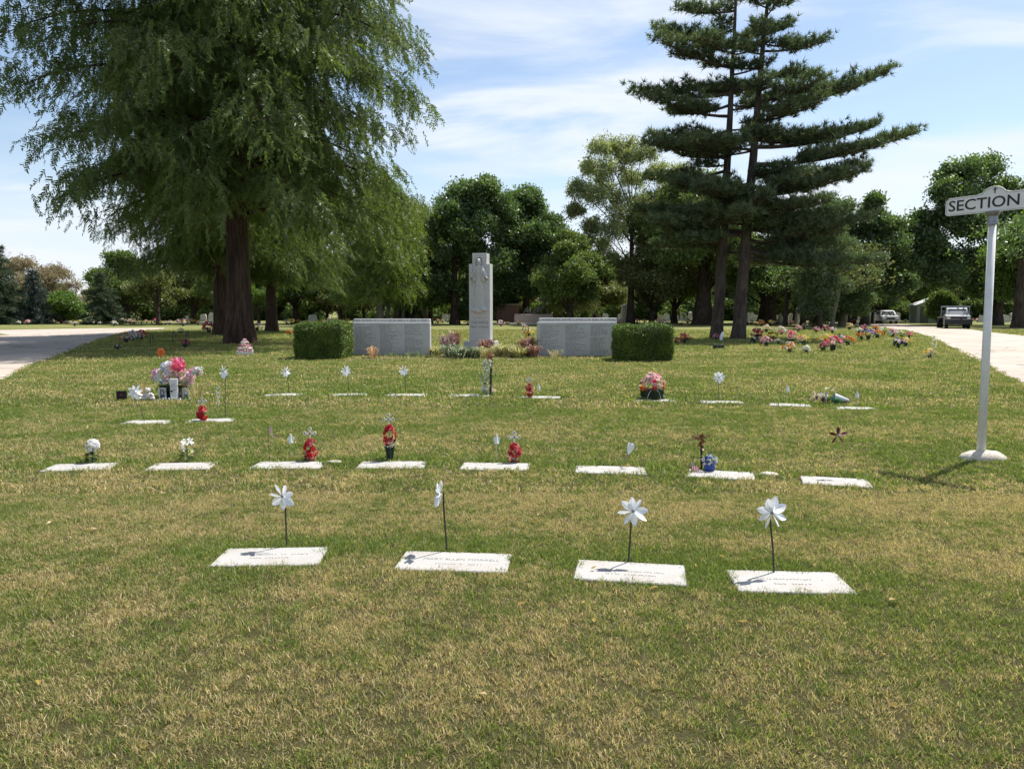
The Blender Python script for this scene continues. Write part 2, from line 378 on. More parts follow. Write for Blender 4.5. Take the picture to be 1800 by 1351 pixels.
def mulch():
    t = NT('mulch'); n = t.noise(45, 4, 0.8, t.pos()); return t.principled(t.mix(t.mapr(n, 0.3, 0.7), (0.10, 0.07, 0.045), (0.30, 0.23, 0.16)), 0.95, 0, t.bump(n, 1.0, 0.03))
M['mulch'] = mulch()

# ---------------------------------------------------------------- ground and roads
def sheet(name, pts, z, mat, kind='structure', sub=1, jit=0.0):
    if jit:
        q = []
        for i, a in enumerate(pts):
            b = pts[(i + 1) % len(pts)]; n = max(1, min(60, int((Vector(b) - Vector(a)).length / 0.35)))
            for k in range(n):
                w = k / n; q.append((a[0] + (b[0] - a[0]) * w + random.uniform(-jit, jit), a[1] + (b[1] - a[1]) * w + random.uniform(-jit, jit)))
        pts = q
    me = bpy.data.meshes.new(name)
    from mathutils.geometry import tessellate_polygon
    tr = tessellate_polygon([[Vector((p[0], p[1], 0)) for p in pts]])
    fs = []
    for t3 in tr:
        a, b, c = (Vector((pts[i][0], pts[i][1], 0)) for i in t3)
        fs.append(tuple(t3) if (b - a).cross(c - a).z > 0 else tuple(reversed(t3)))
    me.from_pydata([(p[0], p[1], z) for p in pts], [], fs); me.materials.append(mat)
    return tag(link(name, me), kind=kind)
random.seed(3)
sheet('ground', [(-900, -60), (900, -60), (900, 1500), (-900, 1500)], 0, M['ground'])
def g2(px, py): q = G(px, py); return (q.x, q.y)
roadR_near = [g2(1800, 677), g2(1773, 663.5), g2(1741, 644), g2(1723, 634), g2(1690, 619), g2(1655, 601), g2(1631, 591), g2(1596, 581), g2(1557, 575.5), g2(1500, 571), g2(1440, 567.5)]
roadR_far = [g2(1440, 565.5), g2(1527, 567.4), g2(1581, 569.2), g2(1652, 574.5), g2(1705, 579), g2(1744, 584), g2(1800, 590)]
e = Vector(roadR_near[0]) - Vector(roadR_near[1]); e = e.normalized()
pr = [(roadR_near[0][0] + e.x * 14, roadR_near[0][1] - 10.0)] + roadR_near + roadR_far + [(45, 30), (45, -5)]
right_road = [(11.9, 4), (11.7, 10)] + roadR_near + roadR_far + [(40, 31), (20.5, 18), (18.5, 4)]
roadL_near = [g2(8, 667), g2(50, 643), g2(92, 629), g2(130, 613), g2(167, 600), g2(194, 590), g2(222, 583), g2(290, 577.6)]
roadL_far = [g2(288, 575.8), g2(200, 576.8), g2(100, 578.2), g2(0, 579.8), (-75, 62)]
left_road = [(-12.6, 4), (-12.1, 10)] + roadL_near + roadL_far + [(-60, 50), (-30, 38), (-19.5, 18), (-19, 4)]
sheet('road_right', right_road, 0.004, M['road'], jit=0.05)
sheet('road_left', left_road, 0.004, M['road'], jit=0.05)
sheet('ground_island', [g2(-60, 592), g2(18, 588.5), g2(0, 586), g2(-60, 585)], 0.008, M['ground'])

def in_poly(x, y, poly):
    ins = np.zeros(len(x), bool); n = len(poly)
    for i in range(n):
        x0, y0 = poly[i]; x1, y1 = poly[(i + 1) % n]
        if y0 == y1: continue
        c = ((y0 > y) != (y1 > y)) & (x < (x1 - x0) * (y - y0) / (y1 - y0) + x0); ins ^= c
    return ins

# ---------------------------------------------------------------- flat grave markers
MK_D = 0.36; MK_TOP = 0.014
markers = []   # (cx, cy, yaw, w)
def text_mesh(body, size, mat, extrude=0.001, align='CENTER', off=0.0):
    cu = bpy.data.curves.new('lettering', 'FONT'); cu.body = body; cu.size = size; cu.extrude = extrude; cu.offset = off
    cu.align_x = align; cu.align_y = 'CENTER'; cu.resolution_u = 3
    ob = bpy.data.objects.new('lettering', cu); me = bpy.data.meshes.new_from_object(ob)
    bpy.data.objects.remove(ob); me.materials.clear(); me.materials.append(mat); return me
def strokes_mesh(lines, mat, ch=0.026):
    """worn, unreadable carved letters: short strokes"""
    b = MB(); rr = random.Random(len(lines) * 7 + int(lines[0][1] * 1000))
    for y, w in lines:
        x = -w / 2
        while x < w / 2:
            if rr.random() < 0.12: x += ch * 0.9; continue
            for k in range(2):
                b.box(x + rr.uniform(0, ch * 0.35), y + rr.uniform(-.2, .2) * ch, 0, ch * 0.12, ch * rr.uniform(0.4, 0.95), 0.001, rz=rr.choice((0, 0, 0.4, -0.4, 1.57)))
            x += ch * 0.75
    return b.mesh('inscription', mat)
def marker(nl, nr, label, group, insc=None, depth=MK_D):
    a, b = G(*nl), G(*nr); d = b - a; yaw = math.atan2(d.y, d.x); w = d.length
    mid = (a + b) / 2; nrm = Vector((-math.sin(yaw), math.cos(yaw), 0)); c = mid + nrm * depth / 2
    o = MB().box(0, 0, MK_TOP - 0.05, w, depth, 0.1, (0.6, 0.58, 0.55), bev=0.006).build('grave_marker', M['marker'], loc=(c.x, c.y, 0), rot=(0, 0, yaw))
    tag(o, label, 'grave marker', group)
    if insc: tag(link('inscription', insc, o, (0, 0, MK_TOP + 0.0008)), kind='stuff')
    markers.append((c.x, c.y, yaw, w, depth)); return o
g1 = 'flat grave markers in the nearest row'; g2_ = 'flat grave markers in the second row'; g3 = 'flat grave markers in the third row'; g4 = 'flat grave markers in the row before the hedges'
marker((367, 998), (559, 995), 'leftmost pale flat stone of the nearest row, long pinwheel shadow across it', g1, strokes_mesh([(0.03, 0.46), (-0.04, 0.25)], M['engrave_soft']))
o = marker((691, 1003), (891, 1009), 'second flat stone of the nearest row, name carved and star shaped shadow at its corner', g1)
tm = text_mesh('MARY ELLEN MORRELL', 0.048, M['engrave_soft']); link('inscription', tm, o, (0.04, 0.03, MK_TOP))
tag(link('inscription', strokes_mesh([(-0.06, 0.3)], M['engrave_soft']), o, (0.04, 0, MK_TOP + 0.0008)), kind='stuff')
marker((1007, 1020), (1208, 1032), 'third flat stone of the nearest row, tilted slightly downhill to the right', g1, strokes_mesh([(0.0, 0.42), (-0.06, 0.30)], M['engrave_soft']))
marker((1299, 1042), (1508, 1047), 'rightmost flat stone of the nearest row beside a bare patch of grass', g1, strokes_mesh([(0.03, 0.40), (-0.05, 0.2)], M['engrave_soft']))
r2 = [((69, 830), (187, 827), 'flat stone below the round white mum, far left of the second row'),
      ((252, 828.5), (366, 826), 'flat stone below the white lily with yellow buds'),
      ((437, 825), (560, 825), 'flat stone below the red flowers and white cross, left of the dark vase'),
      ((625, 824.5), (744, 824.5), 'flat stone with the dark green vase standing behind it'),
      ((807, 826.5), (929, 828.5), 'flat stone in the middle of the second row, red flowers at its right end'),
      ((1011, 832.5), (1137, 835.5), 'flat stone below the bent rod with a heart'),
      ((1207, 839), (1327, 846), 'flat stone below the blue flowers and small striped flag'),
      ((1412, 852), (1536, 859), 'flat stone at the right end of the second row, behind it the dark red pinwheel')]
for a, b, l in r2: marker(a, b, l, g2_, strokes_mesh([(0.02, 0.4)], M['engrave_soft']))
marker((208, 746), (290, 746), 'flat stone at far left of the third row, thin pinwheel stake behind it', g3)
marker((325, 744), (408, 742), 'flat stone below the small red flowers, right one of the third row pair', g3)
r4 = [((464, 696.5), (531, 695.5), 'flat stone behind which the first white pinwheel of the far row stands'),
      ((577, 696.5), (644, 695.5), 'flat stone of the far row straight before the left name wall'),
      ((679, 696.5), (748.6, 696.5), 'flat stone of the far row below the right end of the left name wall'),
      ((787.5, 697.5), (859.5, 697.5), 'flat stone beside the post trailing white flowers'),
      ((914, 700), (982, 701.5), 'narrow looking flat stone right of the post with white flowers, small red flowers behind it'),
      ((1114, 706), (1189, 707), 'flat stone carrying the large pink bouquet in its green basket'),
      ((1233, 709), (1309, 710.5), 'flat stone right of the pink bouquet, silver pinwheel behind it'),
      ((1353, 713.5), (1428, 716), 'flat stone left of the fallen bouquet'),
      ((1470, 720), (1546, 722), 'flat stone right of the fallen bouquet, last of its row')]
for a, b, l in r4: marker(a, b, l, g4)
marker((272, 704), (333, 703), 'flat stone below the picture frames of the pink memorial display', g4)
for px, py, s, l in ((1351, 836, 0.10, 'small rough stone in the grass between two flat markers at right'), (588, 814, 0.08, 'small pale stone lying right of a marker near the dark vase')):
    b = MB(); b.ball(0, 0, 0.0, s, (0.6, 0.55, 0.48), sz=0.28, sy=0.6)
    q = G(px, py); tag(b.build('field_stone', M['concrete'], loc=(q.x, q.y, 0.012), smooth=True), l, 'stone', 'small stones between the markers')

# ---------------------------------------------------------------- grass blades
def tuft_mesh(name, n, rad, h, w, seed, flat=0.6):
    r = np.random.default_rng(seed); V = []; Fq = []; Ft = []
    for i in range(n):
        a = r.uniform(0, 2 * np.pi); rr = rad * math.sqrt(r.uniform()); bx, by = rr * math.cos(a), rr * math.sin(a)
        hh = h * r.uniform(0.5, 1.15); la = r.uniform(0, 2 * np.pi); lean = hh * r.uniform(0.2, 1.3) * flat * 1.9; ww = w * r.uniform(0.6, 1.2) / 2
        wa = r.uniform(0, np.pi); wx, wy = ww * math.cos(wa), ww * math.sin(wa)
        lx, ly = lean * math.cos(la), lean * math.sin(la); k = len(V)
        V += [(bx - wx, by - wy, -0.004), (bx + wx, by + wy, -0.004), (bx + lx * .4 + wx * .8, by + ly * .4 + wy * .8, hh * .62), (bx + lx * .4 - wx * .8, by + ly * .4 - wy * .8, hh * .62), (bx + lx, by + ly, hh)]
        Fq.append((k, k + 1, k + 2, k + 3)); Ft.append((k + 3, k + 2, k + 4))
    return mesh_np(name, V, [np.array(Fq), np.array(Ft)], M['blade'])
def instancer(name, pts, rot, scl, attrs, sources, idx, kind='stuff', label=None, cat=None):
    me = bpy.data.meshes.new(name); me.vertices.add(len(pts)); me.vertices.foreach_set('co', np.asarray(pts, np.float32).ravel())
    def fa(n, v, t='FLOAT'):
        a = me.attributes.new(n, t, 'POINT'); a.data.foreach_set('value' if t != 'FLOAT_VECTOR' else 'vector', np.asarray(v, np.float32 if t != 'INT' else np.int32).ravel())
    fa('rz', rot, 'FLOAT_VECTOR'); fa('sc', scl, 'FLOAT_VECTOR'); fa('idx', idx, 'INT')
    for k, v in attrs.items(): fa(k, v)
    me.update()
    o = link(name, me); tag(o, label, cat, None, kind)
    src = bpy.data.collections.new(name + '_sources')
    for i, m in enumerate(sources):
        q = bpy.data.objects.new('%s_source_%02d' % (name, i), m); src.objects.link(q)
    ng = bpy.data.node_groups.new(name + '_nodes', 'GeometryNodeTree')
    ng.interface.new_socket('Geometry', in_out='INPUT', socket_type='NodeSocketGeometry')
    ng.interface.new_socket('Geometry', in_out='OUTPUT', socket_type='NodeSocketGeometry')
    N, L = ng.nodes, ng.links
    gi, go = N.new('NodeGroupInput'), N.new('NodeGroupOutput')
    iop = N.new('GeometryNodeInstanceOnPoints'); ci = N.new('GeometryNodeCollectionInfo'); ci.inputs[0].default_value = src
    ci.inputs['Separate Children'].default_value = True; ci.inputs['Reset Children'].default_value = True
    def na(n, t):
        x = N.new('GeometryNodeInputNamedAttribute'); x.data_type = t; x.inputs[0].default_value = n; return x.outputs[0]
    m2p = N.new('GeometryNodeMeshToPoints'); L.new(gi.outputs[0], m2p.inputs[0])
    L.new(m2p.outputs[0], iop.inputs['Points']); L.new(ci.outputs[0], iop.inputs['Instance']); iop.inputs['Pick Instance'].default_value = True
    L.new(na('idx', 'INT'), iop.inputs['Instance Index'])
    e2r = N.new('FunctionNodeEulerToRotation'); L.new(na('rz', 'FLOAT_VECTOR'), e2r.inputs[0]); L.new(e2r.outputs[0], iop.inputs['Rotation'])
    L.new(na('sc', 'FLOAT_VECTOR'), iop.inputs['Scale']); L.new(iop.outputs[0], go.inputs[0])
    md = o.modifiers.new('scatter', 'NODES'); md.node_group = ng
    return o
def build_grass():
    r = np.random.default_rng(11)
    src = [tuft_mesh('tuft', 18, 0.035, 0.025, 0.0034, s) for s in range(4)] + \
          [tuft_mesh('tuft', 20, 0.070, 0.036, 0.0062, s) for s in range(4, 7)] + \
          [tuft_mesh('tuft', 20, 0.15, 0.042, 0.013, s) for s in range(7, 10)]
    P_, S_, I_, Lh = [], [], [], []
    bands = [(1.2, 6.6, 1250, (0, 4), 1.0), (6.6, 12.5, 400, (4, 7), 1.0), (12.5, 24, 105, (7, 10), 1.0), (24, 42, 30, (7, 10), 1.35), (42, 62, 12, (7, 10), 1.7)]
    for y0, y1, dens, (i0, i1), s in bands:
        n = int(dens * 0.72 * (y1 * y1 - y0 * y0) + dens * 6.4 * (y1 - y0))
        y = np.sqrt(r.uniform(y0 * y0, y1 * y1, n)); x = (r.uniform(-1, 1, n)) * (0.72 * y + 3.2)
        keep = ~in_poly(x, y, left_road) & ~in_poly(x, y, right_road)
        lush = np.zeros(n)
        for mx, my, yaw, w, dp in markers:
            ca, sa = math.cos(yaw), math.sin(yaw); u = (x - mx) * ca + (y - my) * sa; v = -(x - mx) * sa + (y - my) * ca
            keep &= ~((np.abs(u) < w / 2 - 0.012 * r.uniform(-.6, 1.5, n)) & (v < dp / 2 + 0.004) & (v > -dp / 2 + 0.022 * r.uniform(-.4, 1.6, n)))
            dx = np.maximum(np.abs(u) - w / 2, 0); dy = np.maximum(np.abs(v) - dp / 2, 0); dd = np.hypot(dx, dy)
            side = np.where(v > 0, 0.85, 0.4)
            lush = np.maximum(lush, np.clip(1.1 - dd / (0.22 + 0.2 * (v > 0)), 0, 1) * side * r.uniform(0.2, 1.0, n))
        z = np.zeros(n); sc = s * r.uniform(0.7, 1.2, n) * (1 + 0.6 * lush)
        P_.append(np.stack([x, y, z], 1)[keep]); S_.append(np.stack([sc, sc, sc * r.uniform(0.6, 1.1, n)], 1)[keep])
        I_.append(r.integers(i0, i1, n)[keep]); Lh.append(lush[keep])
    P_ = np.concatenate(P_); S_ = np.concatenate(S_); I_ = np.concatenate(I_); Lh = np.concatenate(Lh)
    rot = np.zeros_like(P_); rot[:, 2] = r.uniform(0, 6.28, len(P_)); rot[:, 0] = r.normal(0, 0.12, len(P_)); rot[:, 1] = r.normal(0, 0.12, len(P_))
    instancer('lawn_grass', P_, rot, S_, {'lush': Lh}, src, I_, label='short mown grass, green mixed with dry straw coloured patches', cat='grass')
build_grass()

# ---------------------------------------------------------------- trees
def rot_from_dir(D, roll):
    """(N,3) unit directions -> (N,3,3) with local x along D"""
    D = D / np.maximum(np.linalg.norm(D, axis=1, keepdims=True), 1e-9)
    up = np.tile([0, 0, 1.0], (len(D), 1)); up[np.abs(D[:, 2]) > 0.95] = [1, 0, 0]
    Y = np.cross(up, D); Y /= np.linalg.norm(Y, axis=1, keepdims=True); Z = np.cross(D, Y)
    c, s = np.cos(roll)[:, None], np.sin(roll)[:, None]
    Y2 = Y * c + Z * s; Z2 = -Y * s + Z * c
    return np.stack([D, Y2, Z2], axis=2)
def scatter(templates, P_, D, S, r, roll=None):
    P_ = np.asarray(P_, float); D = np.asarray(D, float); S = np.asarray(S, float); n = len(P_)
    if roll is None: roll = r.uniform(0, 2 * np.pi, n)
    Rm = rot_from_dir(D, roll); pick = r.integers(0, len(templates), n); V, Fs, off = [], [], 0
    for k, (tv, tf) in enumerate(templates):
        m = pick == k
        if not m.any(): continue
        v = np.einsum('nij,kj->nki', Rm[m], tv) * S[m][:, None, None] + P_[m][:, None, :]
        f = tf[None] + (np.arange(m.sum()) * len(tv))[:, None, None] + off
        V.append(v.reshape(-1, 3)); Fs.append(f.reshape(-1, tf.shape[1])); off += v.shape[0] * v.shape[1]
    return np.concatenate(V), np.concatenate(Fs)
def t_feather(seed, n=16, lw=0.055, ll=0.20):      # drooping branchlet along x, length 1
    r = np.random.default_rng(seed); V, Fc = [], []
    for i in range(n):
        s = (i + 0.5) / n; base = np.array([s, 0, -0.10 * s * s]); sd = 1 if i % 2 else -1
        d = np.array([0.55 + r.uniform(-.15, .25), sd * r.uniform(0.4, 0.9), r.uniform(-.45, .25)]); d /= np.linalg.norm(d)
        w = np.cross(d, [0, 0, 1]) + r.normal(0, .5, 3); w /= np.linalg.norm(w); L = ll * r.uniform(.7, 1.2) * (1.1 - .4 * s); k = len(V)
        V += [base - w * lw * .35, base + w * lw * .35, base + d * L * .6 + w * lw * .5, base + d * L]
        Fc.append((k, k + 1, k + 2, k + 3))
    return np.array(V), np.array(Fc)
def t_tuft(seed, n=13, L=1.0, w=0.13):            # pine needle tuft, along x
    r = np.random.default_rng(seed); V, Fc = [], []
    for i in range(n):
        d = np.array([r.uniform(0.1, 1.0), r.normal(0, .7), r.normal(0, .7)]); d /= np.linalg.norm(d)
        ww = np.cross(d, r.normal(0, 1, 3)); ww /= np.linalg.norm(ww); l = L * r.uniform(.7, 1.1); k = len(V)
        b = r.normal(0, .08, 3)
        V += [b - ww * w / 2, b + ww * w / 2, b + d * l]; Fc.append((k, k + 1, k + 2))
    return np.array(V), np.array(Fc)
def t_leaves(seed, n=10, rad=0.5, s=0.34, asp=0.6):       # cluster of broad leaves
    r = np.random.default_rng(seed); V, Fc = [], []
    for i in range(n):
        c = r.normal(0, rad * .55, 3); d = r.normal(0, 1, 3); d[2] -= .25; d /= np.linalg.norm(d)
        w = np.cross(d, r.normal(0, 1, 3)); w /= np.linalg.norm(w); l = s * r.uniform(.7, 1.25); k = len(V)
        V += [c, c + d * l * .5 + w * l * asp * .5, c + d * l, c + d * l * .5 - w * l * asp * .5]; Fc.append((k, k + 1, k + 2, k + 3))
    return np.array(V), np.array(Fc)
FEATHER = [t_feather(s, 18, 0.085, 0.22) for s in range(6)]
FEATHER_S = [t_feather(s + 20, 9, 0.09, 0.26) for s in range(4)]
TUFT = [t_tuft(s) for s in range(5)]
LEAVES = [t_leaves(s) for s in range(6)]
def bez(p0, p1, p2, n):
    t = np.linspace(0, 1, n)[:, None]; return (1 - t) ** 2 * p0 + 2 * t * (1 - t) * p1 + t * t * p2
def trunk_mb(H, r0, r1, seed, lean=(0, 0), n=18, segs=14, flare=1.5, ridge=0.06):
    r = np.random.default_rng(seed); b = MB(); V = []; pts = []
    ph = r.uniform(0, 6.28, 4); wob = np.cumsum(r.normal(0, 0.012 * H / segs * 1.2, (segs + 1, 2)), axis=0); wob -= wob[0]
    zs = H * (np.linspace(0, 1, segs + 1) ** 1.25)
    for i, z in enumerate(zs):
        s = z / H; rad = r0 * (1 - s) + r1 * s; rad *= 1 + (flare - 1) * math.exp(-z / (r0 * 1.6))
        cx, cy = wob[i, 0] + lean[0] * s, wob[i, 1] + lean[1] * s; pts.append((cx, cy, z, rad))
        for k in range(n):
            a = 2 * np.pi * k / n; rr = rad * (1 + ridge * math.sin(5 * a + ph[0]) * (1 + 1.5 * math.exp(-z / r0)) + ridge * .6 * math.sin(9 * a + ph[1] + z * .4))
            V.append((cx + rr * math.cos(a), cy + rr * math.sin(a), z - (0.15 if i == 0 else 0)))
    Fs = [(i * n + k, i * n + (k + 1) % n, (i + 1) * n + (k + 1) % n, (i + 1) * n + k) for i in range(segs) for k in range(n)]
    b.add(V, Fs, (0.1, 0.1, 0.1)); P4 = np.array(pts)
    return b, (lambda z: np.array([np.interp(z, P4[:, 2], P4[:, k]) for k in (0, 1)] + [z])), (lambda z: np.interp(z, P4[:, 2], P4[:, 3]))
def finish_tree(nm, wood, limbs, V, Fc, leafmat, barkmat, label, cat='tree', group=None, loc=(0, 0, 0), rz=0, scale=1.0):
    o = empty(nm, loc, rz, label, cat, group, scale)
    wood.build('trunk', barkmat, o, smooth=True)
    if limbs.n: limbs.build('limbs', barkmat, o, smooth=True)
    link('crown', mesh_np('crown', V, [Fc], leafmat), o); return o
def cypress(seed, H, Rr, r0, z0, nprim, label, loc, leafmat, barkmat, dens=1.0, feather=FEATHER, group=None, nm='cypress_tree', spray=1.0, prof=((0, .84), (.12, .92), (.35, 1), (.6, .98), (.8, .7), (1, .15)), gaps=None, **k):
    r = np.random.default_rng(seed); tb, cen, rad = trunk_mb(H, r0, 0.05, seed, flare=1.35, n=22); lm = MB(); P_, D_, S_ = [], [], []
    px_, py_ = zip(*prof)
    for i in range(nprim):
        t = (i + .5) / nprim; z = z0 + (H * .98 - z0) * t ** 1.05; az = i * 2.39996 + r.uniform(-.35, .35)
        L = Rr * np.interp(t, px_, py_) * r.uniform(.78, 1.08)
        o = np.array([math.cos(az), math.sin(az), 0]); p0 = cen(z); up = 0.16 + 0.5 * t
        rise = r.uniform(.8, 1.2)
        path = bez(p0, p0 + o * L * .5 + np.array([0, 0, L * up * rise]), p0 + o * L + np.array([0, 0, L * (.10 * rise + .30 * t - .26)]), 9)
        rr0 = min(rad(z) * .4, .02 + .010 * L)
        lm.tube(path, list(np.linspace(rr0, .015, 9)), (0.1,) * 3, n=6, cap=False)
        ns = max(6, int(19 * L / Rr))
        for j in range(ns):
            s = .18 + .82 * (j + r.uniform()) / ns; q = path[int(s * 8 - 1e-6)] * (1 - (s * 8) % 1) + path[min(8, int(s * 8 - 1e-6) + 1)] * ((s * 8) % 1)
            sd = 1 if j % 2 else -1; sa = az + sd * r.uniform(.35, 1.25); l2 = L * r.uniform(.16, .34) * (1.15 - .5 * s)
            o2 = np.array([math.cos(sa), math.sin(sa), 0]); e = q + o2 * l2 + np.array([0, 0, -l2 * r.uniform(-.05, .45)])
            p2 = bez(q, q + o2 * l2 * .55 + np.array([0, 0, l2 * .2]), e, 5)
            lm.tube(p2[[0, 2, 4]], [.02, .012, .006], (0.1,) * 3, n=3, cap=False)
            nsp = max(3, int(l2 / .15 * dens))
            for m_ in range(nsp):
                w = r.uniform(.1, 1); c = p2[min(4, int(w * 4.99))] + r.normal(0, .24, 3)
                dd = o2 * r.uniform(.0, .8) + np.array([r.normal(0, .35), r.normal(0, .35), -r.uniform(.35, 1.3)])
                P_.append(c); D_.append(dd); S_.append(spray * r.uniform(.5, 1.15))
    V, Fc = scatter(feather, P_, D_, S_, r)
    return finish_tree(nm, tb, lm, V, Fc, leafmat, barkmat, label, loc=loc, group=group, **k)
def pine_branch(r, lm, P_, D_, S_, p0, p1, droop=.1, width=.34, dens=1.0, start=.22):
    p0, p1 = np.array(p0, float), np.array(p1, float); L = np.linalg.norm(p1 - p0); o = (p1 - p0) / L
    mid = (p0 + p1) / 2 + np.array([0, 0, -L * droop]) ; path = bez(p0, mid, p1, 8)
    lm.tube(path, list(np.linspace(.035 + .014 * L, .015, 8)), (0.1,) * 3, n=5, cap=False)
    h = np.array([-o[1], o[0], 0]); ns = int(6 + L * 5.0 * dens)
    for j in range(ns):
        s = start + (1 - start) * (j + r.uniform()) / ns; q = path[0] * 0; u = s * 7; i0 = min(6, int(u)); q = path[i0] * (1 - (u - i0)) + path[i0 + 1] * (u - i0)
        sd = 1 if j % 2 else -1; l2 = L * width * r.uniform(.5, 1.1) * (1.12 - s) + .3
        d2 = o * r.uniform(.4, .9) + h * sd * r.uniform(.5, 1.0) + np.array([0, 0, r.uniform(-.05, .28)]); d2 /= np.linalg.norm(d2)
        lm.tube([q, q + d2 * l2], [.014, .006], (0.1,) * 3, n=3, cap=False)
        for m_ in range(max(3, int(l2 / .11 * dens))):
            w = r.uniform(.15, 1.05); c = q + d2 * l2 * w + np.array([r.normal(0, .12), r.normal(0, .12), r.uniform(-.04, .34)])
            P_.append(c); D_.append(d2 * .6 + np.array([r.normal(0, .4), r.normal(0, .4), r.uniform(.1, 1.0)])); S_.append(r.uniform(.24, .42))
def pine(seed, base, tops, r0, branches, fill, label, Y):
    """tops: trunk axis; branches: list of (start z, tip x, tip z, dy) in metres relative to base"""
    r = np.random.default_rng(seed); H = tops[1]; tb, cen, rad = trunk_mb(H, r0, .06, seed, lean=(tops[0], 0), flare=1.25, n=14, ridge=.03)
    lm = MB(); P_, D_, S_ = [], [], []
    for (z, tx, tz, dy) in branches:
        pine_branch(r, lm, P_, D_, S_, cen(z), (tx, dy, tz), dens=1.15)
    for (z0, z1, n, L0, L1) in fill:
        for i in range(n):
            z = z0 + (z1 - z0) * (i + r.uniform()) / n; az = r.uniform(0, 6.28); L = L0 + (L1 - L0) * (z - z0) / (z1 - z0); L *= r.uniform(.7, 1.15)
            c = cen(z); pine_branch(r, lm, P_, D_, S_, c, (c[0] + L * math.cos(az), L * math.sin(az), z + L * r.uniform(-.08, .22)))
    V, Fc = scatter(TUFT, P_, D_, S_, r)
    return finish_tree('pine_tree', tb, lm, V, Fc, M['pine'], M['bark_pine'], label, loc=base, group='two tall pines standing close together')
def broadleaf(seed, H, W, z0, label=None, loc=(0, 0, 0), leafmat=None, barkmat=None, lobes=None, nl=16, ncl=150, leaf=1.0, r0=.4, templ=LEAVES, flat=.75, hole=.25, nm='broadleaf_tree', group=None, depthk=1.0, droop=0.0, forks=None):
    """crown of lobes, each of sublobes, each of leaf clusters"""
    r = np.random.default_rng(seed); tb, cen, rad = trunk_mb(H * .62, r0, r0 * .28, seed, flare=1.4, n=12, segs=8); lm = MB(); P_, D_, S_ = [], [], []
    if lobes is None:
        lobes = []
        for i in range(nl):
            t = r.uniform(); zz = z0 + (H - z0) * (.16 + .72 * t); prof = math.sin(math.pi * min(1, (.16 + .8 * t))) ** .6
            a = i * 2.4 + r.uniform(-.4, .4); rr = W / 2 * prof * math.sqrt(r.uniform(.25, 1)) * .78
            lobes.append((rr * math.cos(a), rr * math.sin(a) * depthk, zz, W * r.uniform(.13, .22)))
        lobes.append((0, 0, H - W * .17, W * .2))
    for (lx, ly, lz, lr) in lobes:
        c = np.array([lx, ly, lz]); zb = max(z0 * .75, min(H * .58, lz - .75 * math.hypot(lx, ly) - lr)); p0 = cen(zb)
        lm.tube(bez(p0, p0 + (c - p0) * .5 + np.array([0, 0, .12 * (lz - zb)]), c, 6), list(np.linspace(min(rad(zb) * .5, .02 + lr * .05), .03, 6)), (0.1,) * 3, n=5, cap=False)
        for q in range(9):
            d = r.normal(0, 1, 3); d[2] = abs(d[2]) * .9 - .3; d /= np.linalg.norm(d); sc = c + d * lr * np.array([1, 1, flat]) * .7; sr = lr * r.uniform(.40, .66)
            lm.tube([c, sc], [.04, .015], (0.1,) * 3, n=3, cap=False)
            n = int(ncl / 9 * r.uniform(.7, 1.4)); dd = r.normal(0, 1, (n, 3)); dd /= np.linalg.norm(dd, axis=1, keepdims=True)
            pp = sc + dd * sr * np.array([1, 1, flat]) * (r.uniform(.35, 1.12, (n, 1)))
            kk = r.uniform(size=n) > hole * (dd[:, 2] < 0); pp = pp[kk]; dd = dd[kk]
            dd = dd + np.array([0, 0, -droop]); P_.append(pp); D_.append(dd + r.normal(0, .3, dd.shape)); S_.append(leaf * 1.45 * r.uniform(.7, 1.2, len(pp)))
    P_, D_, S_ = np.concatenate(P_), np.concatenate(D_), np.concatenate(S_)
    V, Fc = scatter(templ, P_, D_, S_, r)
    return finish_tree(nm, tb, lm, V, Fc, leafmat, barkmat or M['bark'], label, loc=loc, group=group)
def spruce(seed, H, W, leafmat, label, loc, group=None, nm='spruce_tree', z0=.3):
    r = np.random.default_rng(seed); tb, cen, rad = trunk_mb(H, .22, .03, seed, n=8, segs=6); lm = MB(); P_, D_, S_ = [], [], []
    nlev = int(H * 2.2)
    for i in range(nlev):
        t = i / nlev; z = z0 + (H - z0) * t; L = W / 2 * (1 - t) ** .85 + .15
        for j in range(int(7 + 5 * (1 - t))):
            az = r.uniform(0, 6.28); l = L * r.uniform(.7, 1.1); o = np.array([math.cos(az), math.sin(az), 0]); n = max(3, int(l * 5))
            for k_ in range(n):
                s = (k_ + r.uniform()) / n; P_.append(np.array([0, 0, z]) + o * l * s + np.array([r.normal(0, .12), r.normal(0, .12), .08 * l * s - .28 * l * s * s])); D_.append(o * 1.0 + np.array([r.normal(0, .5), r.normal(0, .5), -.25])); S_.append(r.uniform(.4, .62))
    V, Fc = scatter(TUFT, P_, D_, S_, r)
    return finish_tree(nm, tb, lm, V, Fc, leafmat, M['bark'], label, loc=loc, group=group)

def remat(o, leaf=None, barkm=None):
    for c in o.children:
        m = leaf if c.name.startswith('crown') else barkm
        if m:
            c.material_slots[0].link = 'OBJECT'; c.material_slots[0].material = m
    return o
def at(px, Y): q = P(px, 560, Y); return Vector((q.x, Y, 0))

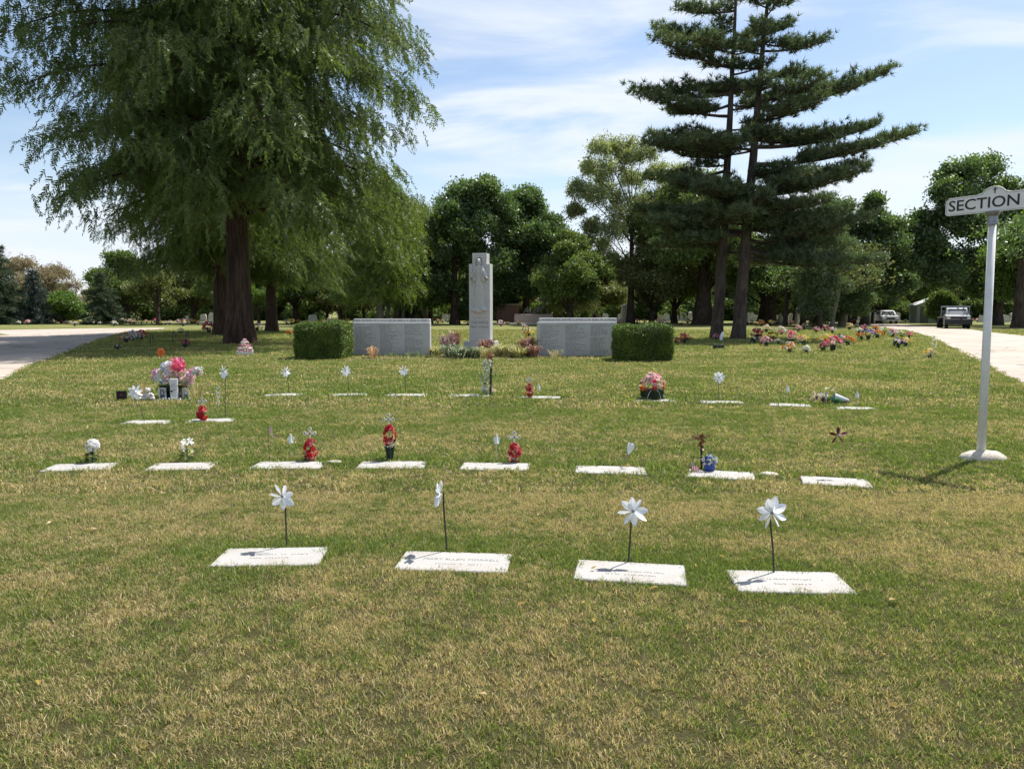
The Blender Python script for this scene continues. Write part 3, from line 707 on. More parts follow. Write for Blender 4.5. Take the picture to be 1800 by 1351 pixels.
# left: the big drooping cypress and the two behind it
cyp = cypress(5, 29, 9.9, 0.66, 6.0, 136, 'huge feathery drooping tree with thick dark trunk left of the hedges', at(421, 37.3), M['cypress'], M['bark_red'], dens=1.45)
cyp.scale = (.87, 1.0, 1)
c2 = copy_tree(cyp, at(389, 50), 1.9, (0.66, 0.66, 0.74), 'drooping tree whose trunk stands half hidden behind the thick dark trunk')
c3 = copy_tree(cyp, at(478, 57), 4.0, (0.60, 0.60, 0.62), 'drooping tree with a bare trunk just right of the thick dark one')
lime = cypress(9, 15.5, 5.6, 0.38, 3.0, 80, 'yellow green drooping tree above the left name wall', at(668, 80), M['cypress_lime'], M['bark_pale'], dens=0.9, feather=FEATHER_S, spray=1.35, nm='drooping_tree')
copy_tree(lime, at(700, 92), 2.2, (0.9, 0.9, 1.02), 'second yellow green drooping tree, pale trunk, behind the first')
copy_tree(lime, at(748, 98), 4.1, (0.75, 0.75, 0.95), 'yellow green tree top showing left of the dark maple')
# pines, built from their outline: metres about the trunk base
YP = 43.0
def pb(px, py, Y=YP, bx=0): q = P(px, py, Y); return q.x - bx, q.z
b1 = at(1260, 43.5); b2 = at(1298, 42.6)
def br(b, sy, tip, dy, Y):
    _, z = pb(900, sy, Y); tx, tz = pb(*tip, Y); return (z, tx - b.x, tz, dy)
L1 = [((80), (1158, 42), .5), ((120), (1146, 84), -1), ((165), (1115, 156), .3), ((205), (1141, 190), -1.2), ((230), (1160, 225), 1.5), ((262), (1134, 262), -.8), ((300), (1150, 300), 1.6),
      ((335), (1170, 335), -1.6), ((375), (1116, 366), .4), ((395), (1135, 400), -1.8), ((425), (1170, 425), 1.8), ((60), (1350, 50), .7), ((140), (1340, 150), 1.5), ((240), (1350, 250), -1.5), ((20), (1200, 5), .6),
      ((355), (1400, 360), 1.4), ((405), (1390, 395), -1.9), ((95), (1215, 92), -1.5), ((185), (1200, 178), 1.7), ((280), (1195, 268), -2)]
L2 = [((60), (1398, 36), .4), ((90), (1438, 84), -.6), ((125), (1443, 122), .8), ((190), (1566, 124), .2), ((215), (1420, 195), -1.4), ((258), (1552, 214), .5), ((290), (1592, 240), -.5), ((245), (1470, 222), 1.6),
      ((330), (1514, 288), .3), ((345), (1490, 312), -1.5), ((385), (1512, 366), .8), ((400), (1500, 392), -1.2), ((420), (1515, 425), 1.2), ((440), (1530, 462), -.8), ((430), (1470, 440), 2.4),
      ((150), (1232, 140), 1.2), ((262), (1225, 262), -1.7), ((350), (1205, 345), -2.2), ((405), (1190, 398), 2.1), ((30), (1360, 8), -.6), ((180), (1400, 168), -2.0), ((300), (1430, 300), 2.0), ((365), (1400, 372), -2.6), ((450), (1450, 470), -1.5), ((445), (1380, 455), 2.8)]
pine(31, b1, (0.55, 18.8), .34, [br(b1, s, t, d * 1.6, 43.5) for s, t, d in L1], [(5.2, 8.5, 11, 4.4, 3.6), (8.5, 14, 8, 2.6, 2.2), (14, 18.6, 9, 2.2, 1.0)], 'left one of the two tall pines, straight dark trunk', 43.5)
pine(32, b2, (1.1, 19.6), .36, [br(b2, s, t, d * 1.6, 42.6) for s, t, d in L2], [(4.6, 8.5, 12, 4.6, 3.6), (8.5, 14, 6, 2.8, 2.4), (14, 19.4, 9, 2.4, 0.9)], 'right one of the two tall pines, leaning trunk, long branches reaching right', 42.6)
# broad-leaved trees beyond the walls; lobes set from their outline
def lobes_px(Y, bx, L):
    out = []
    for (px, py, rp, dy) in L:
        q = P(px, py, Y); out.append((q.x - bx, dy, q.z, rp * Y / F))
    return out
Yd = 88.0
bm = at(800, Yd)
maple = broadleaf(41, 17, 14, 4, 'tall dark leafy tree behind the monument, rounded left dome', bm, M['maple'], M['bark'],
    lobes=lobes_px(Yd, bm.x, [(835, 345, 40, 0), (800, 362, 34, 1.5), (868, 372, 36, -1), (775, 405, 32, 1), (832, 408, 42, -2), (880, 420, 34, 1), (762, 455, 34, -1), (812, 462, 42, 2), (866, 470, 40, -1.5), (740, 430, 22, 0), (790, 510, 36, 0), (845, 515, 36, 1.5), (818, 340, 30, 2), (850, 335, 26, -1), (884, 500, 30, 2), (758, 500, 30, -1), (842, 375, 34, 1), (815, 440, 34, 0), (770, 525, 26, 1), (830, 545, 24, 0), (795, 385, 28, -2)]), ncl=620, leaf=.66, r0=.5, hole=.3)
bm2 = at(925, Yd + 3)
broadleaf(42, 16, 12, 4, 'tall dark leafy tree to the right behind the monument, sloping right shoulder', bm2, M['maple'], M['bark'],
    lobes=lobes_px(Yd + 3, bm2.x, [(915, 355, 30, 0), (942, 366, 28, 1), (900, 388, 28, -1), (962, 402, 32, 1), (925, 420, 36, -2), (975, 428, 28, 0), (895, 452, 34, 1), (945, 460, 38, 1), (980, 470, 26, -1), (905, 505, 34, -1), (950, 512, 34, 1), (925, 345, 20, 1), (925, 385, 30, 0), (940, 430, 30, 1), (880, 535, 24, 0), (985, 505, 24, 0)]), ncl=620, leaf=.66, r0=.45, hole=.3)
oak = broadleaf(43, 9.5, 8.4, 1.6, 'rounded green tree right of the dark ones, behind the right name wall', at(1000, 82), M['oak'], M['bark'], ncl=330, leaf=.62, r0=.3, nl=16, templ=LEAVES)
YL = 88.0; bl = at(1108, YL)
locust = broadleaf(44, 21, 13, 6, 'tall airy light green tree with open crown left of the pines', bl, M['locust'], M['bark'],
    lobes=lobes_px(YL, bl.x, [(1060, 262, 22, 0), (1095, 258, 24, 1), (1125, 275, 24, -1), (1040, 300, 22, 1), (1078, 305, 26, -1), (1110, 315, 28, 2), (1150, 310, 24, 0), (1015, 335, 18, 0), (1045, 350, 24, -1.5), (1088, 360, 28, 1), (1130, 360, 30, -1), (1175, 345, 24, 1), (1012, 372, 14, 0), (1040, 400, 20, 1), (1075, 415, 26, -2), (1120, 410, 30, 1), (1165, 395, 26, -1), (1060, 455, 24, 0), (1100, 460, 28, 1.5), (1145, 450, 30, 0), (1190, 310, 24, 0), (1195, 380, 24, 1), (1060, 330, 26, 2), (1100, 385, 30, -2), (1140, 355, 30, 2), (1160, 425, 30, 1), (1050, 425, 22, 2), (1110, 285, 26, 0)]), ncl=330, leaf=.50, r0=.42, hole=.1, droop=.7, flat=1.0, templ=LEAVES + FEATHER_S)
big = broadleaf(45, 17, 16, 4, 'big tree with a wide forked trunk behind the pines', at(1236, 86), M['oak'], M['bark'], ncl=420, leaf=.66, r0=.95, nl=20)
YM = 84.0; bR = at(1752, YM)
broadleaf(46, 18, 16, 3, 'large dark leafy tree behind the white section sign', bR, M['maple'], M['bark'],
    lobes=lobes_px(YM, bR.x, [(1690, 310, 34, 0), (1735, 300, 34, 1), (1665, 345, 32, -1), (1715, 350, 40, 2), (1770, 335, 36, 0), (1645, 385, 28, 1), (1690, 400, 40, -2), (1745, 400, 42, 1), (1800, 380, 40, 0), (1640, 435, 30, 0), (1690, 455, 38, 1), (1750, 460, 44, -1), (1810, 450, 44, 1), (1655, 490, 34, -1), (1710, 510, 36, 1), (1770, 515, 38, 0), (1620, 420, 18, 0), (1625, 460, 20, 1), (1850, 420, 50, 1), (1850, 340, 40, 1)]), ncl=560, leaf=.70, r0=.55, hole=.4)
broadleaf(47, 17, 12, 4, 'leafy tree with a pointed top right of the pines', at(1520, 84), M['maple'], M['bark'],
    lobes=lobes_px(84, at(1520, 84).x, [(1540, 355, 14, 0), (1535, 375, 20, 1), (1550, 395, 26, -1), (1520, 410, 28, 1), (1570, 410, 22, 0), (1585, 430, 22, 1), (1545, 435, 34, -2), (1500, 445, 32, 0), (1580, 465, 28, -1), (1535, 480, 36, 1), (1490, 490, 34, -1), (1575, 510, 30, 0), (1520, 520, 34, 1), (1595, 400, 12, 0), (1470, 370, 26, 0), (1460, 410, 30, 1)]), ncl=380, leaf=.62, r0=.4)
small = broadleaf(48, 5.6, 5.4, 1.3, 'small dark spreading tree seen above the left hedge', at(598, 86), M['olive'], M['bark'], ncl=120, leaf=.5, r0=.2, nl=9, flat=.5)
bush = broadleaf(49, 3.6, 4.2, .3, 'bright lime green bushy tree at the far left between two conifers', at(116, 90), M['lime'], M['bark'], ncl=220, leaf=.5, r0=.12, nl=12, flat=.8, nm='bushy_tree')
# copies, each placed where the photograph shows one
def cp_(src, px, Y, rz, sc, label, leaf=None, barkm=None, group=None):
    o = copy_tree(src, at(px, Y), rz, sc, label); 
    if 'group' in o: del o['group']
    if group: o['group'] = group
    return remat(o, leaf, barkm)
cp_(maple, 1440, 66, 1.0, (.5, .5, .55), 'dark low tree on a leaning trunk amid the flowers right of the pines', M['pine'])
cp_(maple, 1480, 76, 2.6, (.62, .62, .55), 'dark shady tree with pale trunks right of the pines', M['maple'], M['bark_pale'])
cp_(oak, 1146, 88, 1.0, (1.0, 1.0, 1.0), 'brownish green tree with a short dark trunk behind the right hedge', M['olive'])
cp_(oak, 1185, 96, 3.0, (1.2, 1.2, 1.1), 'green tree between the airy one and the wide forked trunk', M['oak'])
cp_(big, 1345, 92, 2.0, (.8, .8, .62), 'dark green tree right behind the pines', M['maple'])
cp_(oak, 1400, 98, 1.0, (1.4, 1.4, 1.15), 'broad green tree further back right of the pines', M['oak'])
cp_(oak, 1500, 92, 2.0, (.9, .9, .9), 'rounded green tree left of the silver car', M['olive'])
cp_(oak, 1545, 100, 4.0, (1.1, 1.1, .85), 'rounded dark green tree above the silver car', M['maple'])
cp_(oak, 1610, 108, 0.5, (1.3, 1.3, 1.2), 'light green tree in the gap above the pale shed', M['oak'])
cp_(bush, 1655, 88, 1.0, (.75, .75, 1.0), 'small leafy tree standing before the pale shed', M['oak'])
cp_(oak, 1800, 74, 2.0, (.95, .95, 1.05), 'yellow green tree at the right edge behind the sign post', M['lime'])
cp_(lime, 1005, 94, 2.0, (.62, .62, .66), 'drooping brownish green tree behind the pink granite block', M['olive'], M['bark'])
cp_(oak, 1045, 104, 2.0, (1.1, 1.1, .8), 'low green tree left of the airy one', M['olive'])
cp_(maple, 730, 92, 2.2, (.42, .42, .62), 'narrow blackish conifer-like tree left of the dark dome', M['spruce'], M['bark_pale'])
cp_(oak, 455, 84, 2.0, (.55, .55, .66), 'small lime green tree between two dark trunks at left', M['lime'])
cp_(oak, 520, 90, 1.0, (1.25, 1.25, 1.15), 'leafy dark green tree above the left hedge', M['maple'])
cp_(oak, 340, 92, 3.0, (1.0, 1.0, .85), 'rounded olive tree seen below the big drooping crown', M['olive'])
cp_(small, 278, 84, 2.0, (1.25, 1.25, 1.2), 'low spreading orchard tree left of the big trunk', M['olive'])
cp_(oak, 225, 98, 2.0, (1.1, 1.1, .9), 'green tree right of the dark conifer at left', M['oak'])
cp_(small, 385, 86, 1.0, (1.0, 1.0, 1.1), 'low spreading tree immediately left of the thick trunk', M['oak'])
cp_(small, 575, 94, 1.0, (1.0, 1.0, 1.0), 'low tree with reddish leaves above the left hedge', M['rust'])
cp_(small, 640, 96, 2.0, (1.1, 1.1, 1.0), 'low rusty brown leaved tree left of the pale trunks', M['rust'])
cp_(small, 905, 98, 2.0, (1.0, 1.0, 1.1), 'small rusty leaved tree by the brick shrine', M['rust'])
sp1 = spruce(51, 9.0, 6.6, M['spruce'], 'dark spruce cut by the left edge of the picture', at(4, 86))
spruce(52, 6.4, 4.8, M['bluespruce'], 'bluish spruce at far left behind the road', at(62, 88))
cp_(sp1, 182, 86, 1.0, (.85, .85, .66), 'dark conifer right of the lime bush at far left', M['spruce'])
pale = broadleaf(53, 9.0, 9.5, 1.5, 'pale pinkish budding tree behind the two spruces', at(45, 112), M['blossom_tree'], M['bark_pale'], ncl=90, leaf=.5, r0=.22, nl=16, nm='budding_tree')
cp_(pale, 98, 116, 2.0, (1.0, 1.0, .9), 'pale budding tree behind the lime bush at far left')
# trunks one can tell apart in the shade
def bare(px, Y, h, r0, lean, label, m, grp):
    tb, cen, rad = trunk_mb(h, r0, r0 * .7, int(px), lean=lean, n=10, segs=6, flare=1.2); lm = MB()
    r = np.random.default_rng(int(px)); 
    o = empty('tree', at(px, Y), 0, label, 'tree', grp); tb.build('trunk', m, o, smooth=True)
    n = 260; P_ = np.stack([lean[0] + r.normal(0, 1.7, n), r.normal(0, 1.7, n), h + r.uniform(-1.2, 2.4, n)], 1); D_ = r.normal(0, 1, (n, 3))
    for i in range(5): lm.tube([cen(h * .8), (lean[0] + r.normal(0, 1.2), r.normal(0, 1.2), h + r.uniform(.2, 1.5))], [r0 * .4, .03], (0.1,) * 3, n=4)
    lm.build('limbs', m, o)
    V, Fc = scatter(LEAVES, P_, D_, r.uniform(.6, 1.0, n), r); link('crown', mesh_np('crown', V, [Fc], M['maple'] if m != M['bark_pale'] else M['olive']), o)
for px, Y, h, r0, ln, m, l in ((683, 84, 5.5, .20, (0, 0), M['bark_pale'], 'slim pale trunk left of a close group behind the left wall'), (697, 82, 5.8, .26, (.1, 0), M['bark'], 'thicker grey trunk in the middle of the group behind the left wall'),
    (708, 88, 5.5, .16, (.3, 0), M['bark_pale'], 'thinnest pale trunk of the group behind the left wall'), (722, 90, 5, .22, (-.2, 0), M['bark'], 'dark trunk right of the pale group behind the left wall'),
    (742, 90, 5, .2, (.2, 0), M['bark'], 'dark trunk between the left wall and the monument'), (757, 92, 5.2, .3, (0, 0), M['bark'], 'stout dark trunk nearest left of the monument'),
    (1380, 80, 5, .26, (.2, 0), M['bark'], 'dark trunk right of the pines beside a pale obelisk'), (1412, 82, 5, .3, (0, 0), M['bark'], 'dark trunk between two pale obelisks'),
    (1462, 72, 5, .2, (.9, 0), M['bark_pale'], 'pale trunk leaning right behind the flower field'), (1360, 86, 5, .3, (0, 0), M['bark'], 'dark trunk close right of the pines'),
    (1493, 90, 4.5, .16, (0, 0), M['bark'], 'thin dark trunk left of the silver car'), (1533, 92, 4.5, .16, (.1, 0), M['bark'], 'thin dark trunk just left of the silver car roof'),
    (1788, 70, 7.5, .5, (.2, 0), M['bark'], 'very thick trunk at the right edge behind the sign post')):
    bare(px, Y, h, r0, ln, l, m, None)
rl = random.Random(15); lm_ = MB().add([(0, 0, .0), (.014, .012, .006), (.034, .004, .002), (.016, -.012, .008), (.05, 0, .004)], [(0, 3, 2, 1), (1, 2, 4), (2, 3, 4)], (.42, .30, .08)).mesh('fallen_leaf', M['petal'])
for i in range(26):
    x_, y_ = rl.uniform(60, 1760), rl.uniform(860, 1300); q = G(x_, y_); tag(link('fallen_leaf', lm_, None, (q.x, q.y, .026), (rl.uniform(-.3, .3), rl.uniform(-.3, .3), rl.uniform(0, 6.28)), rl.uniform(.7, 1.3)), 'small dry yellow leaf lying in the foreground grass', 'leaf', 'dry leaves lying in the foreground grass')
q = G(1562, 1063); tag(link('fallen_leaf', lm_, None, (q.x, q.y, .028), (0, .1, .3), 1.7), 'yellow leaf lying below the rightmost near marker', 'leaf')
# a tree outside the frame at left throws the shade on the left road
copy_tree(cyp, (-27.5, 27.0, 0), 1.0, (0.42, 0.42, 0.5), 'drooping tree standing left of the road beyond the picture edge')
# far-off wood
def woods():
    r = np.random.default_rng(77); src = [maple.children[2].data if False else None]
    def crown(o): return [c for c in o.children if c.name.startswith('crown')][0].data
    a = crown(oak).copy(); a.materials.clear(); a.materials.append(M['olive'])
    b = crown(oak); c = crown(oak).copy(); c.materials.clear(); c.materials.append(M['olive']); d = crown(bush).copy(); d.materials.clear(); d.materials.append(M['oak'])
    P_, S_, I_ = [], [], []
    for x in np.arange(-112, 135, 4.0):
        for Y, lo, hi in ((128, .8, 1.15), (150, 1.0, 1.5)):
            if Y == 150 and r.uniform() < .3: continue
            if x < -62: lo, hi = lo * .55, hi * .6
            s = r.uniform(lo, hi); P_.append((x + r.uniform(-3, 3), Y + r.uniform(-7, 7), 0 - .8 * s)); S_.append((s * 1.2, s * 1.2, s)); I_.append(r.integers(0, 3))
    for x in np.arange(-112, 135, 3.3):
        s = r.uniform(1.0, 1.7); P_.append((x, 122 + r.uniform(-6, 6), -.3 - .5 * s)); S_.append((s * 1.3, s, s * .95)); I_.append(3)
    n = len(P_); rot = np.zeros((n, 3)); rot[:, 2] = r.uniform(0, 6.28, n)
    instancer('far_woods', P_, rot, S_, {}, [a, b, c, d], I_, label='far-off wood closing the view behind the graves', cat='woods')
woods()

# ---------------------------------------------------------------- name walls, monument, hedges, bed
def name_rows(w, h, ncol, nrow, seed, mat):
    b = MB(); rr = random.Random(seed); cw = w / ncol
    for c in range(ncol):
        for k in range(nrow):
            z = h * (1 - (k + .5) / nrow); x = -w / 2 + c * cw + .04; L = cw * rr.uniform(.3, .72)
            if rr.random() < .05: continue
            while L > 0:
                ww = rr.uniform(.05, .14); b.box(x + ww / 2, 0, z, ww, .002, h / nrow * .34); x += ww + .025; L -= ww + .025
    return b.mesh('inscription', mat)
def name_wall(px0, px1, ybase, htop, rtop, label, shift, yaw, seed):
    Y = G(900, ybase).y; a = P(px0, ybase, Y); b = P(px1, ybase, Y); w = (b.x - a.x); cx = (a.x + b.x) / 2
    o = empty('name_wall', (cx, Y + .17, 0), yaw, label, 'memorial wall', 'two grey granite walls of carved names')
    MB().box(0, 0, htop / 2, w, .30, htop, bev=.012).build('front_slab', M['granite'], o)
    MB().box(shift, .42, rtop / 2, w, .30, rtop, bev=.012).build('rear_slab', M['granite'], o)
    q = tag(link('inscription', name_rows(w * .96, htop * .90, 3, 26, seed, M['engrave']), o, (0, -.151, htop * .05)), kind='stuff')
    b = MB(); rr = random.Random(seed + 5); x = -w * .46
    while x < w * .46:
        b.box(x + shift, .269, rtop - .055, .028, .002, .05); x += rr.choice((.05, .05, .05, .1))
    tag(b.build('carved_heading', M['engrave'], o), kind='stuff')
    return o
wallL = name_wall(620, 757, 625, 1.17, 1.29, 'grey granite wall of carved names left of the tall monument', -.08, R(-4), 3)
wallR = name_wall(944, 1083, 627, 1.19, 1.33, 'grey granite wall of carved names right of the tall monument', .10, R(3), 8)
def monument():
    Y = 31.6; base = P(846, 613, Y); k = Y / F
    o = empty('monument', (base.x - .02, Y + .35, 0), R(-12), 'tall grey monument between the name walls with a robed figure in relief', 'monument')
    MB().box(0, 0, .15, 1.25, .95, .36, bev=.02).build('plinth', M['granite'], o)
    H = 3.57; z0 = .33
    MB().box(0, -.0, z0 + (H - .42) / 2, .88, .50, H - .42, bev=.01).build('shaft', M['granite'], o)
    MB().box(0, .02, z0 + H - .42 / 2 + .0, .60, .52, .44, bev=.01).build('head_block', M['granite'], o)
    # relief as a height field on the front
    nx, nz = 56, 170; xs = np.linspace(-.40, .40, nx); zs = np.linspace(1.12, H - .03, nz); X, Z = np.meshgrid(xs, zs)
    def cap(x0, zA, x1, zB, r0_, r1_, hh):
        dx, dz = x1 - x0, zB - zA; t = np.clip(((X - x0) * dx + (Z - zA) * dz) / (dx * dx + dz * dz), 0, 1)
        d = np.hypot(X - x0 - t * dx, Z - zA - t * dz); r = r0_ + (r1_ - r0_) * t; return hh * np.sqrt(np.clip(1 - (d / r) ** 2, 0, 1))
    h = np.zeros_like(X)
    w = np.interp(Z, [1.3, 1.7, 2.5, 2.9, 3.05, 3.12], [.25, .22, .17, .17, .16, .06]); inside = (np.abs(X) < w) & (Z > 1.36) & (Z < 3.13)
    body = .10 * np.sqrt(np.clip(1 - (X / w) ** 2, 0, 1)) + .012 * np.sin(X * 85) * np.clip((2.9 - Z), 0, 1)
    h = np.where(inside, np.maximum(body, 0), 0)
    head = .15 * np.sqrt(np.clip(1 - (X / .085) ** 2 - ((Z - 3.27) / .12) ** 2, 0, 1)); h = np.maximum(h, head)
    h = np.maximum(h, .12 * np.sqrt(np.clip(1 - (X / .105) ** 2 - ((Z - 3.22) / .15) ** 2, 0, 1)))      # hair
    face = (np.abs(X) < .05) & (np.abs(Z - 3.265) < .075); h = np.where(face, h + .02, h)
    h = np.maximum(h, cap(0, 3.28, 0, 3.24, .012, .018, .185)); h = np.where((np.abs(np.abs(X) - .03) < .014) & (np.abs(Z - 3.29) < .012), h - .03, h)
    for s in (-1, 1):
        h = np.maximum(h, cap(s * .12, 3.02, s * .27, 2.70, .07, .10, .13)); h = np.maximum(h, cap(s * .12, 2.95, s * .17, 2.50, .04, .05, .15))
        h = np.maximum(h, cap(s * .25, 2.72, s * .20, 2.47, .06, .05, .12)); h = np.maximum(h, cap(s * .30, 2.66, s * .345, 2.58, .035, .03, .15))
        for f in range(4): h = np.maximum(h, cap(s * (.335 + .012 * f), 2.60, s * (.33 + .018 * f), 2.53 + .006 * f, .008, .006, .13))
        h = np.maximum(h, cap(s * .30, 3.3, s * .33, 1.5, .012, .012, .02))
    for (cx, cz, a, b_) in ((-.2, 1.30, .16, .09), (0, 1.26, .2, .11), (.2, 1.31, .15, .10), (-.08, 1.36, .12, .07), (.12, 1.37, .1, .06)):
        h = np.maximum(h, .16 * np.sqrt(np.clip(1 - ((X - cx) / a) ** 2 - ((Z - cz) / b_) ** 2, 0, 1)))
    niche = (np.hypot(X / .135, (Z - 3.24) / .19) < 1); h = np.where((np.hypot(X / .155, (Z - 3.24) / .21) < 1) & ~niche & (Z > 3.1), np.maximum(h, .05), h)
    h = np.where(h > 0, h * 1.35, h); V = np.stack([X, -.253 - h, z0 + Z - .02], -1).reshape(-1, 3); i = np.arange(nz - 1)[:, None] * nx + np.arange(nx - 1)[None]
    Fq = np.stack([i, i + 1, i + nx + 1, i + nx], -1).reshape(-1, 4)
    top = (V[Fq[:, 0], 2] > z0 + H - .46) & (np.abs(V[Fq].mean(1)[:, 0]) > .27); Fq = Fq[~top]
    link('relief_figure', mesh_np('relief_figure', V, [Fq], M['granite'], smooth=True), o)
    for t, z, sz in (('THE ARCH', .76, .15), ('PRAY FOR US', .58, .125)):
        link('inscription', text_mesh(t, sz, M['engrave'], .002), o, (0, -.2535, z0 + z), (R(90), 0, 0))
    tag(link('worn_inscription', strokes_mesh([(0, .6)], M['engrave_soft'], .07), o, (0, -.253, z0 + .95), (R(90), 0, 0)), kind='stuff')
monument()
def hedge(cx, yf, w, d, h, label, seed):
    r = np.random.default_rng(seed); o = empty('hedge', (cx, yf + d / 2, 0), 0, label, 'hedge', 'clipped box hedges beside the name walls')
    MB().box(0, 0, h * .46, w - .16, d - .16, h * .90, (0.03, .035, .02), bev=.12).build('branches', M['bark'], o)
    n = 22000; u = r.uniform(-1, 1, (n, 3)); f = r.integers(0, 6, n); ax = f % 3; sg = np.where(f < 3, 1.0, -1.0)
    wts = r.uniform(size=n) < .5; ax = np.where((ax == 2) & (sg < 0), 1, ax)
    sg = np.where((ax == 1) & (r.uniform(size=n) < .5), -1.0, sg); u[np.arange(n), ax] = sg
    pw = 14.0; nrm = (np.abs(u) ** pw).sum(1) ** (1 / pw); u = u / nrm[:, None]
    lump = 1 + .025 * np.sin(u[:, 0] * 7 + seed) + .02 * np.sin(u[:, 2] * 6 + u[:, 0] * 3) + r.normal(0, .03, n)
    # rounded shoulder
    z = (u[:, 2] * .5 + .5) * h; sh = np.clip((z / h - .74) / .26, 0, 1) ** 2 * .09
    P_ = np.stack([u[:, 0] * (w / 2) * lump * (1 - sh * .6), u[:, 1] * (d / 2) * lump * (1 - sh * 1.6), np.maximum(.03, z * lump)], 1)
    D_ = u * .7 + r.normal(0, .5, (n, 3)) + np.array([0, 0, .35])
    V, Fc = scatter([t_leaves(s, 2, .5, .9, .55) for s in range(4)], P_, D_, r.uniform(.035, .06, n), r)
    link('leaves', mesh_np('leaves', V, [Fc], M['hedge']), o)
qa, qb = P(516, 632, G(900, 632).y), P(603, 632, G(900, 632).y)
hedge((qa.x + qb.x) / 2, qa.y, (qb.x - qa.x), 1.7, 1.16, 'clipped hedge at the left end of the left name wall', 61)
qa, qb = P(1087, 636, G(900, 636).y), P(1184, 636, G(900, 636).y)
hedge((qa.x + qb.x) / 2, qa.y, (qb.x - qa.x), 1.7, 1.10, 'clipped hedge at the right end of the right name wall, yellow lit on top', 62)

def clump_mesh(seed, n, h, spread, w, cols, up=.6):
    r = np.random.default_rng(seed); b = MB()
    for i in range(n):
        a = r.uniform(0, 6.28); L = h * r.uniform(.6, 1.15); o = np.array([math.cos(a), math.sin(a), 0]); base = o * r.uniform(0, spread * .35); out = spread * r.uniform(.3, 1.0)
        sd = np.array([-o[1], o[0], 0]) * w / 2 * r.uniform(.7, 1.2); p = [base, base + o * out * .45 + np.array([0, 0, L * .8]), base + o * out + np.array([0, 0, L * r.uniform(up, 1.0)])]
        b.add([p[0] - sd * .6, p[0] + sd * .6, p[1] + sd, p[1] - sd, p[2]], [(0, 1, 2, 3), (3, 2, 4)], cols[r.integers(0, len(cols))])
    return b.mesh('leaves', M['petal'])
HOSTA = [(.30, .36, .22), (.55, .56, .42), (.09, .14, .06), (.12, .18, .07)]; YEL = [(.42, .42, .12), (.55, .50, .22), (.28, .32, .09), (.6, .55, .35)]
REDL = [(.26, .11, .09), (.38, .20, .15), (.20, .10, .07), (.45, .30, .22)]; DRY = [(.58, .38, .20), (.50, .32, .18), (.62, .46, .28)]; GRN = [(.08, .14, .04), (.14, .22, .06), (.2, .26, .1)]
PUR = [(.35, .18, .30), (.45, .28, .36), (.14, .16, .08), (.3, .24, .14)]
def clump(px, py, h, spread, cols, label, cat='plant', n=60, w=.035, nm='garden_plant', grp='plants in the bed round the monument', up=.6):
    q = G(px, py); o = link(nm, clump_mesh(int(px * 7), n, h, spread, w, cols, up), None, (q.x, q.y, 0)); return tag(o, label, cat, grp)
for i, (px, py, h, sp_, c, l) in enumerate(((790, 628, .42, .38, HOSTA, 'green and white leaved clump at the left end of the bed'), (808, 631, .36, .36, HOSTA, 'dark striped leaf clump left of the monument base'),
    (826, 630, .34, .36, HOSTA, 'striped leaf clump right under the monument front'), (845, 629, .34, .34, YEL, 'yellowish clump behind the post of white flowers'),
    (786, 620, .62, .34, PUR, 'purple flowering clump at the corner of the left name wall'), (800, 618, .70, .26, REDL, 'tall brown red stems left of the monument'), (768, 625, .30, .30, YEL, 'small yellow green clump touching the left name wall'),
    (856, 622, .52, .34, REDL, 'reddish seed heads close before the monument plinth'), (878, 627, .40, .36, YEL, 'pale yellow striped clump right of the plinth'), (896, 628, .40, .38, YEL, 'yellow green clump in the middle right of the bed'),
    (912, 629, .36, .34, YEL, 'low yellow clump beside the red leaved shrub'), (928, 627, .62, .36, REDL, 'red brown shrub at the corner of the right name wall'), (938, 629, .40, .26, REDL, 'small red leaved plant against the right name wall'))):
    clump(px, py, h * 1.15, sp_ * 1.5, c, l, n=150)
clump(655, 630, .42, .32, DRY, 'dry orange plant in front of the left name wall', n=46, grp='dry plants before the name walls')
clump(976, 630, .34, .42, [(.55, .47, .25), (.45, .42, .2)], 'dry straw coloured plant in front of the right name wall', n=34, grp='dry plants before the name walls')
for px, l in ((690, 'thin weeds at the foot of the left name wall near its middle'), (722, 'thin weeds at the foot of the left name wall near its right end'), (738, 'green weed tuft at the right foot of the left name wall')):
    clump(px, 628, .24, .34, GRN, l, n=26, w=.02, grp='weeds along the left name wall')
for nm_, pts in (('mulch_bed', [(748, 632), (950, 633), (956, 612), (748, 610)]), ('mulch_strip_left', [(604, 634), (770, 629), (770, 624), (604, 627)]), ('mulch_strip_right', [(1070, 640), (1240, 641), (1236, 634), (1070, 630)])):
    sheet(nm_, [g2(*p) for p in pts], 0.006, M['mulch'], jit=.04)['kind'] = 'structure'

